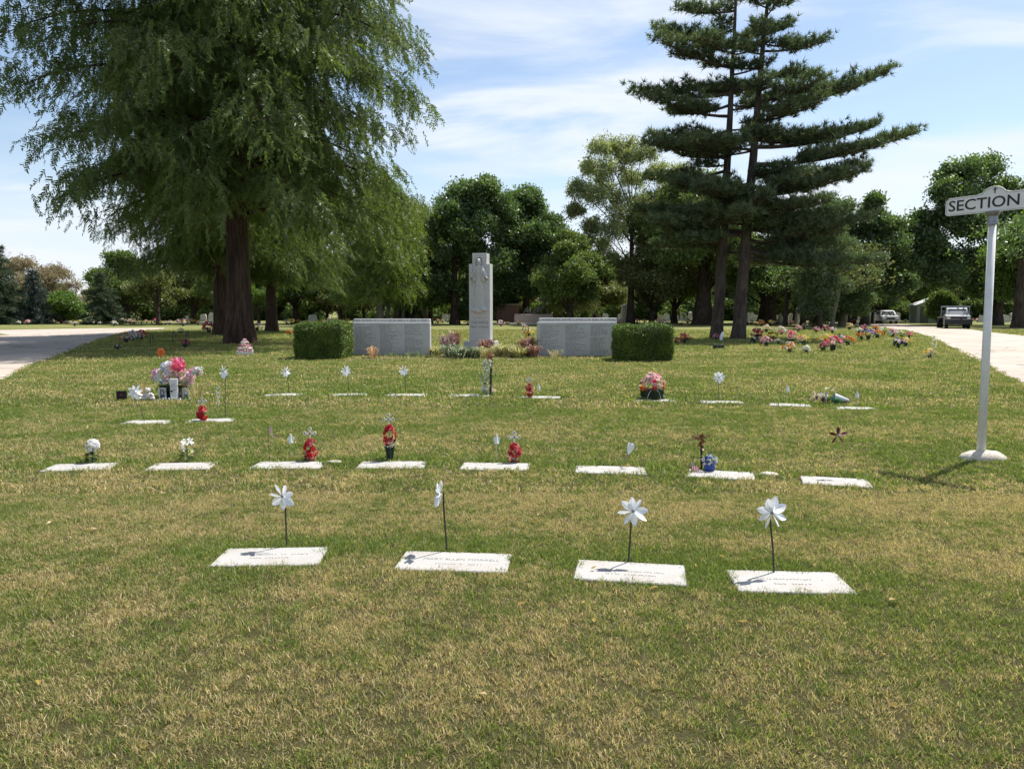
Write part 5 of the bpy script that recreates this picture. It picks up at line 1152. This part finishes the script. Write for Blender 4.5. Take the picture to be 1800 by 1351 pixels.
q = G(1247, 829); o = empty('blue_bouquet', (q.x, q.y, 0), 0, 'blue and white flowers in a round blue pot on a marker', 'flowers'); rnd = random.Random(12)
MB().lathe([(.034, 0), (.05, .02), (.056, .05), (.046, .085), (.036, .095)], n=16, c=(.03, .06, .28)).build('pot', M['paint'], o, smooth=True)
for i in range(22):
    a = rnd.uniform(0, 6.28); e = rnd.uniform(-.2, 1.4); d = Vector((math.cos(a) * math.cos(e), -abs(math.sin(a)) * math.cos(e), math.sin(e))); put_blossom(o, d * .055 + Vector((0, 0, .105)), d, .026, 'rose', (BLUE, (.03, .05, .3), WHITE, (.2, .3, .6))[i % 4], i)
for i, (x, z) in enumerate(((-.055, .09), (.055, .14), (.06, .11), (-.07, .13), (.0, .165))): put_blossom(o, (x, -.03, z), (x * 8, -1, .3), .024, 'lily', WHITE, i)
lf = MB(); leaves_on(lf, rnd, 26, -.02, 0, .13, .05, .05, .07, .014, ((.04, .1, .06), (.3, .42, .36), (.02, .05, .04))); lf.build('leaves', M['petal'], o)
q = G(1217, 831); o = empty('small_flag', (q.x, q.y, 0), 0, 'tiny red and white striped flag drooping beside the blue flowers', 'flag')
MB().tube([(.022, .004, 0), (-.005, .004, .105)], .0018, (.45, .35, .2), n=5).build('stick', M['paint'], o)
for i in range(9):
    x0 = -.012 + i * .0085; c = (.55, .05, .06) if i % 2 == 0 else (.82, .80, .78)
    MB().add([(x0, -.006 - .003 * (i % 2), .082 - i * .0025), (x0 + .0085, -.006 - .003 * ((i + 1) % 2), .080 - i * .0025), (x0 + .0065, -.010, .006 + .001 * i), (x0 - .002, -.010, .006 + .001 * i)], [(0, 1, 2, 3)], c).build('stripe', M['cloth'], o)
MB().box(-.002, -.003, .088, .03, .004, .022, (.35, .36, .5)).build('canton', M['cloth'], o)

# post trailing white flowers
q = G(862, 694); o = empty('flower_post', (q.x, q.y, 0), 0, 'dark post trailing long white and pale green flowers in front of the monument', 'flower ornament'); zt = P(866, 622, q.y).z; rnd = random.Random(21)
MB().tube([(0, .02, -.02), (.02, .02, zt - .05)], .022, (.05, .035, .035), n=8).build('post', M['matte'], o)
for i in range(70):
    t = rnd.random(); z = zt - .10 - t * (zt - .14); a = rnd.uniform(0, 6.28); d = Vector((math.cos(a) - .3, -abs(math.sin(a)), rnd.uniform(-.9, .2))); put_blossom(o, (-.09 + .03 * math.sin(t * 7) + rnd.gauss(0, .055 - .02 * t), -.04 + rnd.gauss(0, .03), z), d, rnd.uniform(.03, .048), 'lily' if i % 3 else 'rose', ((.78, .80, .74), (.55, .66, .52), (.80, .74, .66), (.36, .46, .32))[i % 4], i)
for i in range(6): put_blossom(o, (rnd.gauss(.02, .04), -.02, zt - .05 + rnd.gauss(0, .03)), (rnd.gauss(0, 1), -1, .5), .045, 'rose', (.38, .14, .07), i)
for i in range(5): put_blossom(o, (.08 + rnd.gauss(0, .03), -.05, .08 + rnd.gauss(0, .03)), (.6, -.8, .5), .035, 'lily', CREAM, i)
lf = MB(); leaves_on(lf, rnd, 70, -.06, 0, zt * .5, .09, zt * .42, .10, .024, ((.10, .18, .08), (.3, .4, .26), (.05, .1, .04))); leaves_on(lf, rnd, 50, -.05, 0, .04, .08, .05, .12, .02); lf.build('leaves', M['petal'], o)
# large bouquet in a green basket
q = G(1146, 702); o = empty('large_bouquet', (q.x, q.y, 0), 0, 'large pink, white and red bouquet in a dark green basket on a marker', 'flowers'); rnd = random.Random(33)
b = MB(); b.lathe([(.17, 0), (.19, .01), (.215, .17), (.20, .19), (.0001, .18)], n=20, c=(.015, .045, .018), sy=.8); leaves_on(b, rnd, 160, 0, 0, .10, .19, .10, .07, .04, ((.02, .06, .02), (.04, .10, .03), (.01, .03, .01))); b.build('basket', M['petal'], o)
for s_ in (-1, 1): MB().tube([(s_ * .05, -.185, .19), (s_ * .09, -.215, .14), (s_ * .125, -.215, .03)], .004, (.6, .62, .6), n=5).build('wire', M['metal'], o)
cc = [(LPINK, .5), (WHITE, .15), (PINK, .15), (CREAM, .2)]
for i in range(58):
    a = rnd.uniform(0, 6.28); e = rnd.uniform(-.05, 1.5); d = Vector((math.cos(a) * math.cos(e), math.sin(a) * math.cos(e), math.sin(e))); low = d.z < .28
    c = rnd.choice((RED, (.45, .01, .03), ORANGE, CREAM)) if low else rnd.choice((LPINK, LPINK, (.82, .62, .60), PINK, WHITE, CREAM, HOT)); put_blossom(o, (d.x * .22, d.y * .19, .21 + d.z * .26), d, rnd.uniform(.045, .07), 'lily' if rnd.random() < .5 else 'mum', c, i)
for i in range(4): put_blossom(o, (-.20 + rnd.gauss(0, .02), 0, .42 + rnd.gauss(0, .02)), (-.5, -1, .5), .03, 'rose', (.6, .62, .2), i)
# fallen bouquet in a silver cone
q = G(1462, 710); o = empty('fallen_bouquet', (q.x, q.y, 0), 0, 'bouquet in a silver cone lying on its side between two flat markers', 'flowers'); rnd = random.Random(35)
MB().lathe([(.02, 0), (.035, .02), (.085, .26), (.09, .265), (.075, .25)], n=14, c=(.55, .57, .58)).build('cone', M['metal'], o, (.30, 0, .05), (0, R(-78), R(-10)))
for i in range(30):
    put_blossom(o, (-.10 + rnd.gauss(-.08, .08), rnd.gauss(0, .07), .08 + abs(rnd.gauss(0, .07))), (rnd.gauss(-.6, .6), rnd.gauss(-.5, .5), rnd.uniform(.1, 1)), rnd.uniform(.04, .065), 'lily' if i % 2 else 'mum', ((.72, .70, .35), CREAM, (.25, .10, .18), LILAC, WHITE)[i % 5], i)
lf = MB(); leaves_on(lf, rnd, 80, .0, 0, .06, .09, .07, .10, .03, ((.02, .16, .04), (.03, .22, .06), (.02, .08, .03))); lf.build('leaves', M['petal'], o)

# ---------------------------------------------------------------- pink memorial display at left
q = G(302, 701); bx, by = q.x, q.y
o = empty('pink_flower_display', (bx, by + .12, 0), 0, 'big mound of pink and white flowers rising behind small picture frames', 'flowers'); rnd = random.Random(50); k = by / F
b = MB(); b.lathe([(.20, 0), (.24, .02), (.26, .22), (.0001, .24)], n=16, c=(.012, .03, .015), sy=.6); leaves_on(b, rnd, 120, 0, 0, .2, .24, .16, .10, .05, ((.015, .05, .02), (.03, .08, .03))); b.build('leaves', M['petal'], o)
def bl(pxx, pyy): return ((pxx - 302) * k, (HOR + CH / by * F * 0 - pyy) * k + CH)
for grp_, n, cx, cy, rx, ry, cs, s_ in (('hot', 20, 308, 642, 15, 10, (HOT, (.80, .14, .28), PINK), .062), ('white', 24, 282, 661, 17, 11, (WHITE, WHITE, (.82, .74, .76)), .06), ('pink', 34, 322, 667, 16, 14, (LPINK, (.80, .50, .48), (.82, .62, .62), (.70, .30, .32)), .06),
    ('white2', 14, 290, 644, 8, 6, (WHITE, (.82, .76, .78)), .055), ('right', 14, 342, 652, 10, 6, ((.82, .68, .66), LPINK, WHITE), .05), ('left', 4, 266, 664, 4, 4, (LPINK,), .05), ('mid', 16, 304, 660, 10, 5, (CREAM, LPINK), .045)):
    for i in range(n):
        a = rnd.uniform(0, 6.28); rr2 = math.sqrt(rnd.random()); x, z = bl(cx + rx * rr2 * math.cos(a), cy + ry * rr2 * math.sin(a)); put_blossom(o, (x, -.10 + .12 * rr2 + rnd.uniform(-.05, .05), z), (rr2 * math.cos(a), -.9, -rr2 * math.sin(a) + .4), s_ * 1.25 * rnd.uniform(.85, 1.15), 'lily' if grp_ == 'hot' or i % 3 == 0 else ('rose' if i % 3 == 1 else 'mum'), tuple(min(.92, v * rnd.choice((.6, 1, 1, 1.15))) for v in rnd.choice(cs)), i)
x, z = bl(353, 656); put_blossom(o, (x, -.05, z), (.3, -1, .2), .05, 'mum', (.84, .80, .66), 1)
clump(346, 701, .34, .34, [(.58, .47, .20), (.50, .42, .18), (.42, .36, .15)], 'dry yellow stems right of the pink flower mound', n=46, w=.012, nm='dry_stems', grp=None)
clump(252, 697, .38, .16, [(.58, .40, .16), (.52, .45, .20)], 'dry orange stems between the teddy bear and the pink mound', n=26, w=.012, nm='dry_stems', grp=None)
def frame(px, py, w, h, c, label, rz=0, pic=(.25, .25, .26), mat='paint'):
    q = G(px, py); o = empty('picture_frame', (q.x, q.y, 0), rz, label, 'picture frame', 'picture frames at the pink memorial'); t = w * .12
    f = MB(); f.box(-w / 2 + t / 2, 0, h / 2, t, .02, h, c); f.box(w / 2 - t / 2, 0, h / 2, t, .02, h, c); f.box(0, .0005, t / 2, w - 2 * t, .019, t, c); f.box(0, .0005, h - t / 2, w - 2 * t, .019, t, c); f.box(0, .02, h / 2, w, .01, h, c); f.build('frame', M[mat], o)
    MB().box(0, .003, h / 2, w - 2 * t, .006, h - 2 * t, pic).build('picture', M['matte'], o); MB().ball(0, -.002, h * .55, w * .16, tuple(min(.9, x * 2.2) for x in pic), 10, 6, sy=.2, sz=1.3).lathe([(.0001, 0), (w * .26, 0), (w * .2, h * .2), (.0001, h * .26)], 0, -.001, h * .2, tuple(x * .5 for x in pic), 10, 1, .12).build('portrait', M['matte'], o); return o
frame(214, 703, .17, .165, (.015, .013, .013), 'small black picture frame standing alone at left', .15, (.05, .02, .03))
frame(286, 702, .13, .21, (.72, .72, .72), 'white picture frame with a dark portrait left of the tall white slab', -.1, (.22, .22, .24))
frame(327, 701, .11, .20, (.74, .74, .73), 'narrow white picture frame right of the tall white slab', .12, (.35, .42, .36))
frame(318, 701, .08, .18, (.1, .06, .05), 'dark narrow picture frame between the tall slab and a white frame', 0, (.3, .25, .2))
q = G(308, 702); o = empty('white_slab', (q.x, q.y - .03, 0), 0, 'tall narrow white plaque among the picture frames', 'plaque'); MB().box(0, 0, .19, .135, .03, .38, (.76, .76, .78), bev=.006).build('slab', M['paint'], o)
tag(link('inscription', strokes_mesh([(y_, .08) for y_ in np.arange(-.13, .14, .032)], M['engrave_soft'], .012), o, (0, -.0155, .2), (R(90), 0, 0)), kind='stuff')
b = MB(); rnd = random.Random(9)
q = G(300, 704); o = empty('trinket_row', (q.x, q.y, 0), 0, 'row of tiny white figurines in front of the tall white plaque', 'figurines')
for i in range(7):
    x = -.13 + i * .05; MB().lathe([(.016, 0), (.018, .01), (.009, .035), (.012, .045), (.0001, .055)], x, 0, 0, (.75, .76, .78), 8).build('figurine', M['paint'], o)
def teddy():
    q = G(261, 703); o = empty('teddy_bear', (q.x, q.y, 0), .15, 'seated white teddy bear left of the picture frames', 'teddy bear'); c = (.74, .68, .64)
    MB().ball(0, 0, .075, .062, c, 14, 9, sy=.85, sz=1.15).build('body', M['cloth'], o, smooth=True)
    hd = MB().ball(0, -.01, .178, .048, c, 14, 9, sz=.92).build('head', M['cloth'], o, smooth=True)
    for s_ in (-1, 1):
        MB().ball(s_ * .038, 0, .215, .018, c, 10, 6, sy=.6).build('ear', M['cloth'], hd, smooth=True)
        MB().tube([(s_ * .045, -.01, .12), (s_ * .085, -.03, .09), (s_ * .10, -.05, .065)], [.022, .021, .022], c, 10).ball(s_ * .10, -.05, .062, .022, c, 10, 6).build('arm', M['cloth'], o, smooth=True)
        MB().tube([(s_ * .03, -.01, .035), (s_ * .075, -.06, .032), (s_ * .11, -.09, .034)], [.032, .028, .028], c, 10).ball(s_ * .112, -.094, .036, .031, c, 10, 6).build('leg', M['cloth'], o, smooth=True)
        MB().ball(s_ * .017, -.052, .186, .005, (.02, .02, .02), 6, 4).build('eye', M['paint'], hd)
    MB().ball(0, -.052, .166, .018, (.78, .72, .68), 10, 6, sy=.8).build('muzzle', M['cloth'], hd, smooth=True); MB().ball(0, -.068, .172, .005, (.05, .03, .03), 6, 4).build('nose', M['paint'], hd)
teddy()
# hanging white ornament
q = G(385, 737); o = empty('hanging_ornament', (q.x, q.y, 0), 0, 'string of white butterfly shapes hanging beside the long pinwheel stake', 'ornament'); zt = P(385, 678, q.y).z
MB().tube([(0, 0, 0), (0, 0, zt)], .0015, (.5, .5, .5), n=4).build('stake', M['paint'], o)
for i, (dz, s_) in enumerate(((.03, .9), (.10, 1.0), (.16, .9), (.235, .6), (.28, .5))):
    z = zt - dz; b = MB()
    for sgn in (-1, 1): b.prism([(sgn * .002, z), (sgn * .030 * s_, z + .028 * s_), (sgn * .034 * s_, z + .004), (sgn * .012 * s_, z - .004), (sgn * .022 * s_, z - .026 * s_), (sgn * .004, z - .018 * s_)], -.004 * sgn * i, -.004 * sgn * i + .003, (.74, .77, .78))
    b.build('butterfly', M['paint'], o)
# orange flower stake in the shade
q = G(284, 646); h = P(284, 619, q.y); o = empty('orange_flower_stake', (q.x, q.y, 0), 0, 'orange flower shaped ornament on a stake against the shaded lawn', 'flower ornament')
MB().tube([(0, 0, 0), (0, 0, h.z)], .004, (.05, .1, .04), n=5).build('stem', M['paint'], o)
for k_ in range(6):
    a = k_ * 1.047; MB().ball(.075 * math.cos(a), 0, h.z + .075 * math.sin(a), .048, (.72, .24, .04), 10, 6, sy=.25).build('petal', M['petal'], o)
MB().ball(0, -.01, h.z, .045, (.70, .14, .03), 10, 6, sy=.4).build('flower_centre', M['petal'], o)
# tiered flower basket below the big trunk
q = G(431, 624); o = empty('tiered_flower_basket', (q.x, q.y, 0), 0, 'white basket of stacked pink and white flowers at the foot of the thick trunk', 'flowers'); rnd = random.Random(71); s_ = q.y / F
MB().lathe([(.24, 0), (.27, .02), (.30, .14), (.27, .15), (.0001, .13)], n=18, c=(.72, .72, .73), sy=.7).build('basket', M['paint'], o)
for r_, z, c1, c2_ in ((.27, .17, (.45, .12, .2), WHITE), (.24, .26, LPINK, WHITE), (.19, .36, (.6, .2, .3), LPINK), (.12, .46, WHITE, LPINK), (.05, .54, WHITE, PINK)):
    for i in range(int(8 + r_ * 50)):
        a = 2 * math.pi * i / int(8 + r_ * 50); put_blossom(o, (r_ * math.cos(a), r_ * .7 * math.sin(a), z + rnd.uniform(-.02, .02)), (math.cos(a), math.sin(a), .5), .05, 'rose', c1 if rnd.random() < .6 else c2_, i)
# white green tree ornament, white angel wing, planters, stakes
q = G(1641, 620); o = empty('white_tree_ornament', (q.x, q.y, 0), 0, 'slim whitish green tree shaped ornament near the right road', 'flower ornament'); rnd = random.Random(72)
MB().tube([(0, 0, 0), (0, 0, .22)], .012, (.05, .08, .04), n=6).build('stem', M['matte'], o)
for i in range(36): z = rnd.uniform(.16, .62); rr2 = .09 * (1 - abs(z - .32) / .42); a = rnd.uniform(0, 6.28); put_blossom(o, (rr2 * math.cos(a), rr2 * math.sin(a), z), (math.cos(a), math.sin(a), .4), .04, 'rose', ((.70, .76, .55), WHITE)[i % 2], i)
q = G(1270, 603); o = empty('white_wing_ornament', (q.x, q.y, 0), .4, 'white oval wing shaped ornament at the foot of the pines', 'ornament')
MB().ball(-.05, 0, .34, .20, (.78, .78, .76), 14, 8, sx=.5, sy=.3, sz=1.2, M=[[.94, 0, .34], [0, 1, 0], [-.34, 0, .94]]).build('wing', M['paint'], o, smooth=True); MB().tube([(.05, 0, 0), (0, 0, .2)], .012, (.6, .6, .58), n=5).build('stake', M['paint'], o)
q = G(1263, 613); o = empty('low_planter', (q.x, q.y, 0), 0, 'low dark planter with a little white at its side, before the pines', 'planter'); MB().box(0, 0, .09, .42, .25, .18, (.05, .055, .04), bev=.02).build('trough', M['matte'], o); lf = MB(); leaves_on(lf, random.Random(3), 50, 0, 0, .17, .16, .06, .09, .04); lf.build('leaves', M['petal'], o)
for i, (px, py, top, l) in enumerate(((265, 606, 586, 'thin hooked stake in the left shade, left one'), (304, 604, 582, 'thin hooked stake in the left shade, middle one'), (327, 604, 583, 'thin hooked stake in the left shade, right one'))):
    q = G(px, py); z = P(px, top, q.y).z; o = empty('hooked_stake', (q.x, q.y, 0), 0, l, 'stake', 'hooked stakes in the shade'); MB().tube([(0, 0, 0), (0, 0, z - .1), (.05, 0, z), (.12, 0, z - .03), (.13, 0, z - .12)], .014, (.03, .03, .03), n=5).build('hook', M['paint'], o); MB().ball(.13, 0, z - .2, .07, (.12, .12, .1), 8, 5).build('hanging_pot', M['matte'], o)
q = G(836, 606); o = empty('white_flower_stake', (q.x, q.y, 0), 0, 'white flowers on a dark leafy stake left of the monument', 'flower ornament'); rnd = random.Random(75)
lf = MB(); lf.tube([(0, 0, 0), (0, 0, .45)], .012, (.03, .05, .03)); leaves_on(lf, rnd, 30, 0, 0, .4, .08, .1, .12, .05, ((.02, .04, .02), (.05, .08, .04))); lf.build('leaves', M['petal'], o)
for i in range(9): put_blossom(o, (rnd.gauss(-.05, .08), -.05, .5 + rnd.gauss(0, .08)), (0, -1, .4), .07, 'lily', ((.78, .80, .60), WHITE)[i % 2], i)
q = G(924, 606); o = empty('pink_ribbon_stake', (q.x, q.y, 0), 0, 'pink wreath with a yellow bow on a stake beside the right name wall', 'wreath'); rnd = random.Random(76)
MB().tube([(0, 0, 0), (0, 0, .9)], .010, (.05, .06, .04)).build('stake', M['matte'], o)
for i in range(22): a = 2 * math.pi * i / 22; put_blossom(o, (.13 * math.cos(a), -.03, .72 + .16 * math.sin(a)), (math.cos(a), -1, math.sin(a)), .06, 'rose', ((.62, .30, .26), LPINK, (.4, .2, .16))[i % 3], i)
for i in range(8): put_blossom(o, (rnd.gauss(.04, .03), -.06, .44 + rnd.gauss(0, .06)), (0, -1, .2), .06, 'rose', YELLOW, i)
for i in range(3): put_blossom(o, (rnd.gauss(-.03, .05), -.05, .92), (0, -1, .3), .06, 'rose', WHITE, i)

# ---------------------------------------------------------------- granite block with bronze figures, brick shrine
def skin(name, verts, edges, rad, mat, parent, loc=(0, 0, 0)):
    me = bpy.data.meshes.new(name); me.from_pydata(verts, edges, []); o = link(name, me, parent, loc)
    md = o.modifiers.new('skin', 'SKIN'); md.use_smooth_shade = True
    for i, r_ in enumerate(rad): me.skin_vertices[0].data[i].radius = (r_, r_)
    me.skin_vertices[0].data[0].use_root = True
    o.modifiers.new('sub', 'SUBSURF').levels = 1; o.modifiers['sub'].render_levels = 1; me.materials.append(mat); return o
def add_skin_layer(me):
    pass
def figure(parent, loc, pose, s=1.0):
    """joints: pelvis, chest, neck, head, (shoulder, elbow, hand)x2, (knee, foot)x2"""
    J = pose; E = [(0, 1), (1, 2), (2, 3), (1, 4), (4, 5), (5, 6), (1, 7), (7, 8), (8, 9), (0, 10), (10, 11), (0, 12), (12, 13)]
    rad = [.17, .19, .075, .12, .08, .06, .045, .08, .06, .045, .11, .06, .11, .06]; rad = [r_ * s for r_ in rad]
    me = bpy.data.meshes.new('figure'); me.from_pydata([tuple(Vector(p) * s) for p in J], E, []); o = link('figure', me, parent, loc)
    md = o.modifiers.new('skin', 'SKIN'); md.use_smooth_shade = True
    if not me.skin_vertices:
        import bmesh
        bm_ = bmesh.new(); bm_.from_mesh(me); bm_.verts.layers.skin.verify(); bm_.to_mesh(me); bm_.free()
    sv = me.skin_vertices[0].data
    for i, r_ in enumerate(rad): sv[i].radius = (r_, r_)
    sv[0].use_root = True
    o.modifiers.new('sub', 'SUBSURF').render_levels = 1; me.materials.append(M['bronze']); return o
YB = 86.0; ca = P(905, 569, YB); cb = P(972, 569, YB); cx = (ca.x + cb.x) / 2; w = cb.x - ca.x; zb = P(938, 552, YB).z
o = empty('granite_monument', (cx, YB, 0), R(-6), 'long pinkish granite block carrying dark bronze figures', 'monument')
MB().box(0, 0, zb / 2, w, 1.6, zb, bev=.04).build('block', M['pinkstone'], o)
MB().box(-1.0, -1.3, .10, w + 3.0, .9, .22, bev=.03).build('step', M['concrete'], o)
stand = [(0, 0, .75), (.12, 0, 1.2), (.2, 0, 1.42), (.26, -.03, 1.6), (.0, -.2, 1.3), (-.35, -.3, 1.25), (-.65, -.3, 1.35), (.32, .1, 1.3), (.62, .0, 1.15), (.85, -.1, .95), (-.2, -.15, .42), (-.15, -.1, 0), (.3, .1, .4), (.5, .1, 0)]
sit = [(0, 0, .25), (.02, 0, .65), (.05, -.02, .85), (.08, -.05, 1.0), (-.15, -.1, .7), (-.3, -.25, .5), (-.35, -.4, .35), (.22, .05, .7), (.35, -.1, .5), (.3, -.35, .4), (-.35, -.2, .5), (-.4, -.3, .05), (.35, -.2, .45), (.5, -.3, .05)]
lie = [(0, 0, .18), (.45, 0, .3), (.62, 0, .42), (.78, -.02, .5), (.42, -.2, .32), (.3, -.3, .15), (.05, -.3, .12), (.5, .2, .3), (.7, .25, .15), (.9, .2, .1), (-.4, -.05, .38), (-.8, -.05, .1), (-.45, .1, .2), (-.95, .1, .1)]
for ps, x, s_ in ((stand, 1.05, 1.22), (sit, -.75, .9), (lie, -.05, .9), (sit, .45, 1.0)): figure(o, (x, 0, zb - .02), ps, s_)
o = empty('brick_shrine', (P(893, 569, 90).x, 90, 0), R(-5), 'low brown brick shrine wall left of the pink granite block', 'shrine'); MB().box(0, 0, 1.1, 2.6, .8, 2.2, bev=.02).build('wall', M['brick'], o); MB().box(0, 0, 2.26, 2.9, 1.0, .12, bev=.02).build('coping', M['concrete'], o)

# ---------------------------------------------------------------- shed, truck, car
q = P(1612, 565, 97); o = empty('shed', (q.x + 2.0, 97, 0), R(-18), 'small pale grey green shed with a light gable roof behind a little tree', 'shed')
w_, d_, h_, r_ = 4.6, 5.5, 2.2, 3.1
MB().prism([(-w_ / 2, 0), (w_ / 2, 0), (w_ / 2, h_), (0, r_), (-w_ / 2, h_)], -d_ / 2, d_ / 2, (.36, .41, .40)).build('wall', M['matte'], o)
for s_ in (-1, 1):
    L = math.hypot(w_ / 2 + .25, r_ - h_ + .1); a = math.atan2(r_ - h_, w_ / 2); MB().box(0, 0, 0, L, d_ + .5, .09, (.62, .64, .66)).build('roof_panel', M['paint'], o, (s_ * (w_ / 4 + .1), 0, (h_ + r_) / 2 + .04), (0, s_ * a, 0))
for i in range(22): MB().box(-w_ / 2 + .12 + i * .2, -d_ / 2 - .012, h_ / 2, .012, .02, h_ - .04, (.27, .31, .30)).build('batten', M['matte'], o)
dr = MB().box(-1.5, -d_ / 2 - .02, 1.0, .9, .05, 2.0, (.12, .13, .13)).build('door', M['matte'], o); MB().box(-1.15, -d_ / 2 - .06, 1.0, .05, .05, .12, (.5, .5, .5)).build('handle', M['metal'], dr)
wn = MB().box(.7, -d_ / 2 - .02, 1.4, .9, .05, .7, (.7, .72, .7)).build('window', M['paint'], o); MB().box(.7, -d_ / 2 - .05, 1.4, .76, .02, .56).build('pane', M['glass'], wn)
def wheel(o, x, y, r_=.38, w=.24, n=18):
    wl = MB().lathe([(r_ * .55, -w / 2), (r_ * .92, -w / 2), (r_, -w * .3), (r_, w * .3), (r_ * .92, w / 2), (r_ * .55, w / 2)], 0, 0, 0, (.015, .015, .016), n, M=[[0, 0, 1], [0, 1, 0], [-1, 0, 0]]).build('wheel', M['matte'], o, (x, y, r_))
    MB().lathe([(.0001, -w * .35), (r_ * .5, -w * .4), (r_ * .56, -w * .45), (r_ * .56, w * .45), (.0001, w * .35)], 0, 0, 0, (.35, .35, .36), 12, M=[[0, 0, 1], [0, 1, 0], [-1, 0, 0]]).build('rim', M['metal'], wl)
def side_profile(o, name, prof, w, mat, c, taper=None):
    """prof: (y, z) outline; extruded in x with an inset upper part"""
    b = MB(); n = len(prof); V = []
    for sx in (-1, 1):
        for (y, z) in prof: V.append((sx * (w / 2 - (taper(z) if taper else 0)), y, z))
    Fs = [tuple(range(n - 1, -1, -1)), tuple(range(n, 2 * n))] + [(i, (i + 1) % n, n + (i + 1) % n, n + i) for i in range(n)]
    return b.add(V, Fs, c).build(name, M[mat], o)
q = G(1684, 577.5); o = empty('flatbed_truck', (q.x, q.y, 0), R(-24), 'pale grey flatbed truck with dark front bumper and cab rack on the right road', 'truck'); G_ = (.27, .28, .29)
side_profile(o, 'body', [(-.05, .45), (0, .95), (.08, 1.08), (1.05, 1.16), (1.15, 1.2), (2.6, 1.2), (2.6, .45)], 1.86, 'paint', G_)
side_profile(o, 'cab', [(1.10, 1.18), (1.55, 1.72), (1.75, 1.80), (2.45, 1.80), (2.58, 1.70), (2.6, 1.18)], 1.80, 'paint', G_, lambda z: .12 * (z - 1.18) / .6)
MB().add([(-.76, 1.14, 1.22), (.76, 1.14, 1.22), (.68, 1.53, 1.70), (-.68, 1.53, 1.70)], [(0, 1, 2, 3)]).build('windshield', M['glass'], o)
for s_ in (-1, 1): MB().box(s_ * .86, 2.05, 1.45, .03, .7, .34).build('side_window', M['glass'], o); MB().box(s_ * 1.08, 1.35, 1.35, .16, .08, .26, (.03,) * 3).build('mirror', M['paint'], o)
gr = MB().box(0, -.06, .90, 1.8, .08, .24, (.02, .02, .025)).build('grille', M['paint'], o)
for i in range(3): MB().box(0, -.085, .74 + i * .08, 1.16, .015, .015, (.2, .2, .22)).build('bar', M['metal'], gr)
MB().box(0, -.22, .60, 2.05, .22, .48, (.012, .013, .02), bev=.03).build('bumper', M['paint'], o); MB().box(0, -.2, .74, 1.7, .10, .10, (.02, .02, .03)).build('brush_guard', M['paint'], o)
for s_ in (-1, 1): MB().box(s_ * .76, -.10, .90, .24, .07, .20, (.55, .56, .58)).build('headlight', M['metal'], o)
MB().box(0, 4.2, .92, 2.3, 3.1, .14, (.12, .11, .10)).build('flatbed', M['matte'], o)
rk = MB(); [rk.box(x, 2.72, 1.45, .06, .06, .95, (.30, .32, .35)) for x in (-1.1, -.5, .5, 1.1)]; rk.box(0, 2.72, 1.92, 2.3, .10, .12, (.34, .37, .41)); rk.box(0, 2.72, 1.5, 2.2, .05, .06, (.3, .3, .32)); rk.build('cab_rack', M['paint'], o)
for s_ in (-1, 1): wheel(o, s_ * .84, .62); wheel(o, s_ * .92, 4.1); wheel(o, s_ * 1.16, 4.1)
q = G(1565, 569.3); o = empty('silver_car', (q.x, q.y, 0), R(-14), 'pale silver car parked on the far bend of the right road', 'car'); G_ = (.55, .57, .60)
side_profile(o, 'body', [(0, .35), (-.05, .62), (.05, .86), (1.1, 1.0), (4.3, 1.02), (4.4, .6), (4.3, .35)], 1.84, 'paint', G_)
side_profile(o, 'cabin', [(1.0, .99), (1.7, 1.50), (2.0, 1.58), (3.9, 1.54), (4.3, 1.01)], 1.74, 'paint', G_, lambda z: .18 * (z - .99) / .6)
MB().add([(-.76, 1.05, 1.04), (.76, 1.05, 1.04), (.64, 1.66, 1.49), (-.64, 1.66, 1.49)], [(0, 1, 2, 3)]).build('windshield', M['glass'], o)
for s_ in (-1, 1): MB().box(s_ * .66, -.03, .70, .30, .06, .16, (.7, .7, .72)).build('headlight', M['metal'], o); wheel(o, s_ * .80, .8, .33, .2, 14); wheel(o, s_ * .80, 3.5, .33, .2, 14); MB().box(s_ * .84, 2.7, 1.25, .03, 1.6, .32).build('side_window', M['glass'], o); MB().box(s_ * .99, 1.3, 1.05, .14, .08, .12, G_).build('mirror', M['paint'], o)
MB().box(0, -.06, .62, .9, .04, .16, (.03,) * 3).build('grille', M['paint'], o); MB().box(0, -.08, .42, 1.7, .10, .16, (.35, .36, .38), bev=.02).build('bumper', M['paint'], o)

for o in scene.objects:
    if o.name.startswith('inscription'): o['kind'] = 'stuff'
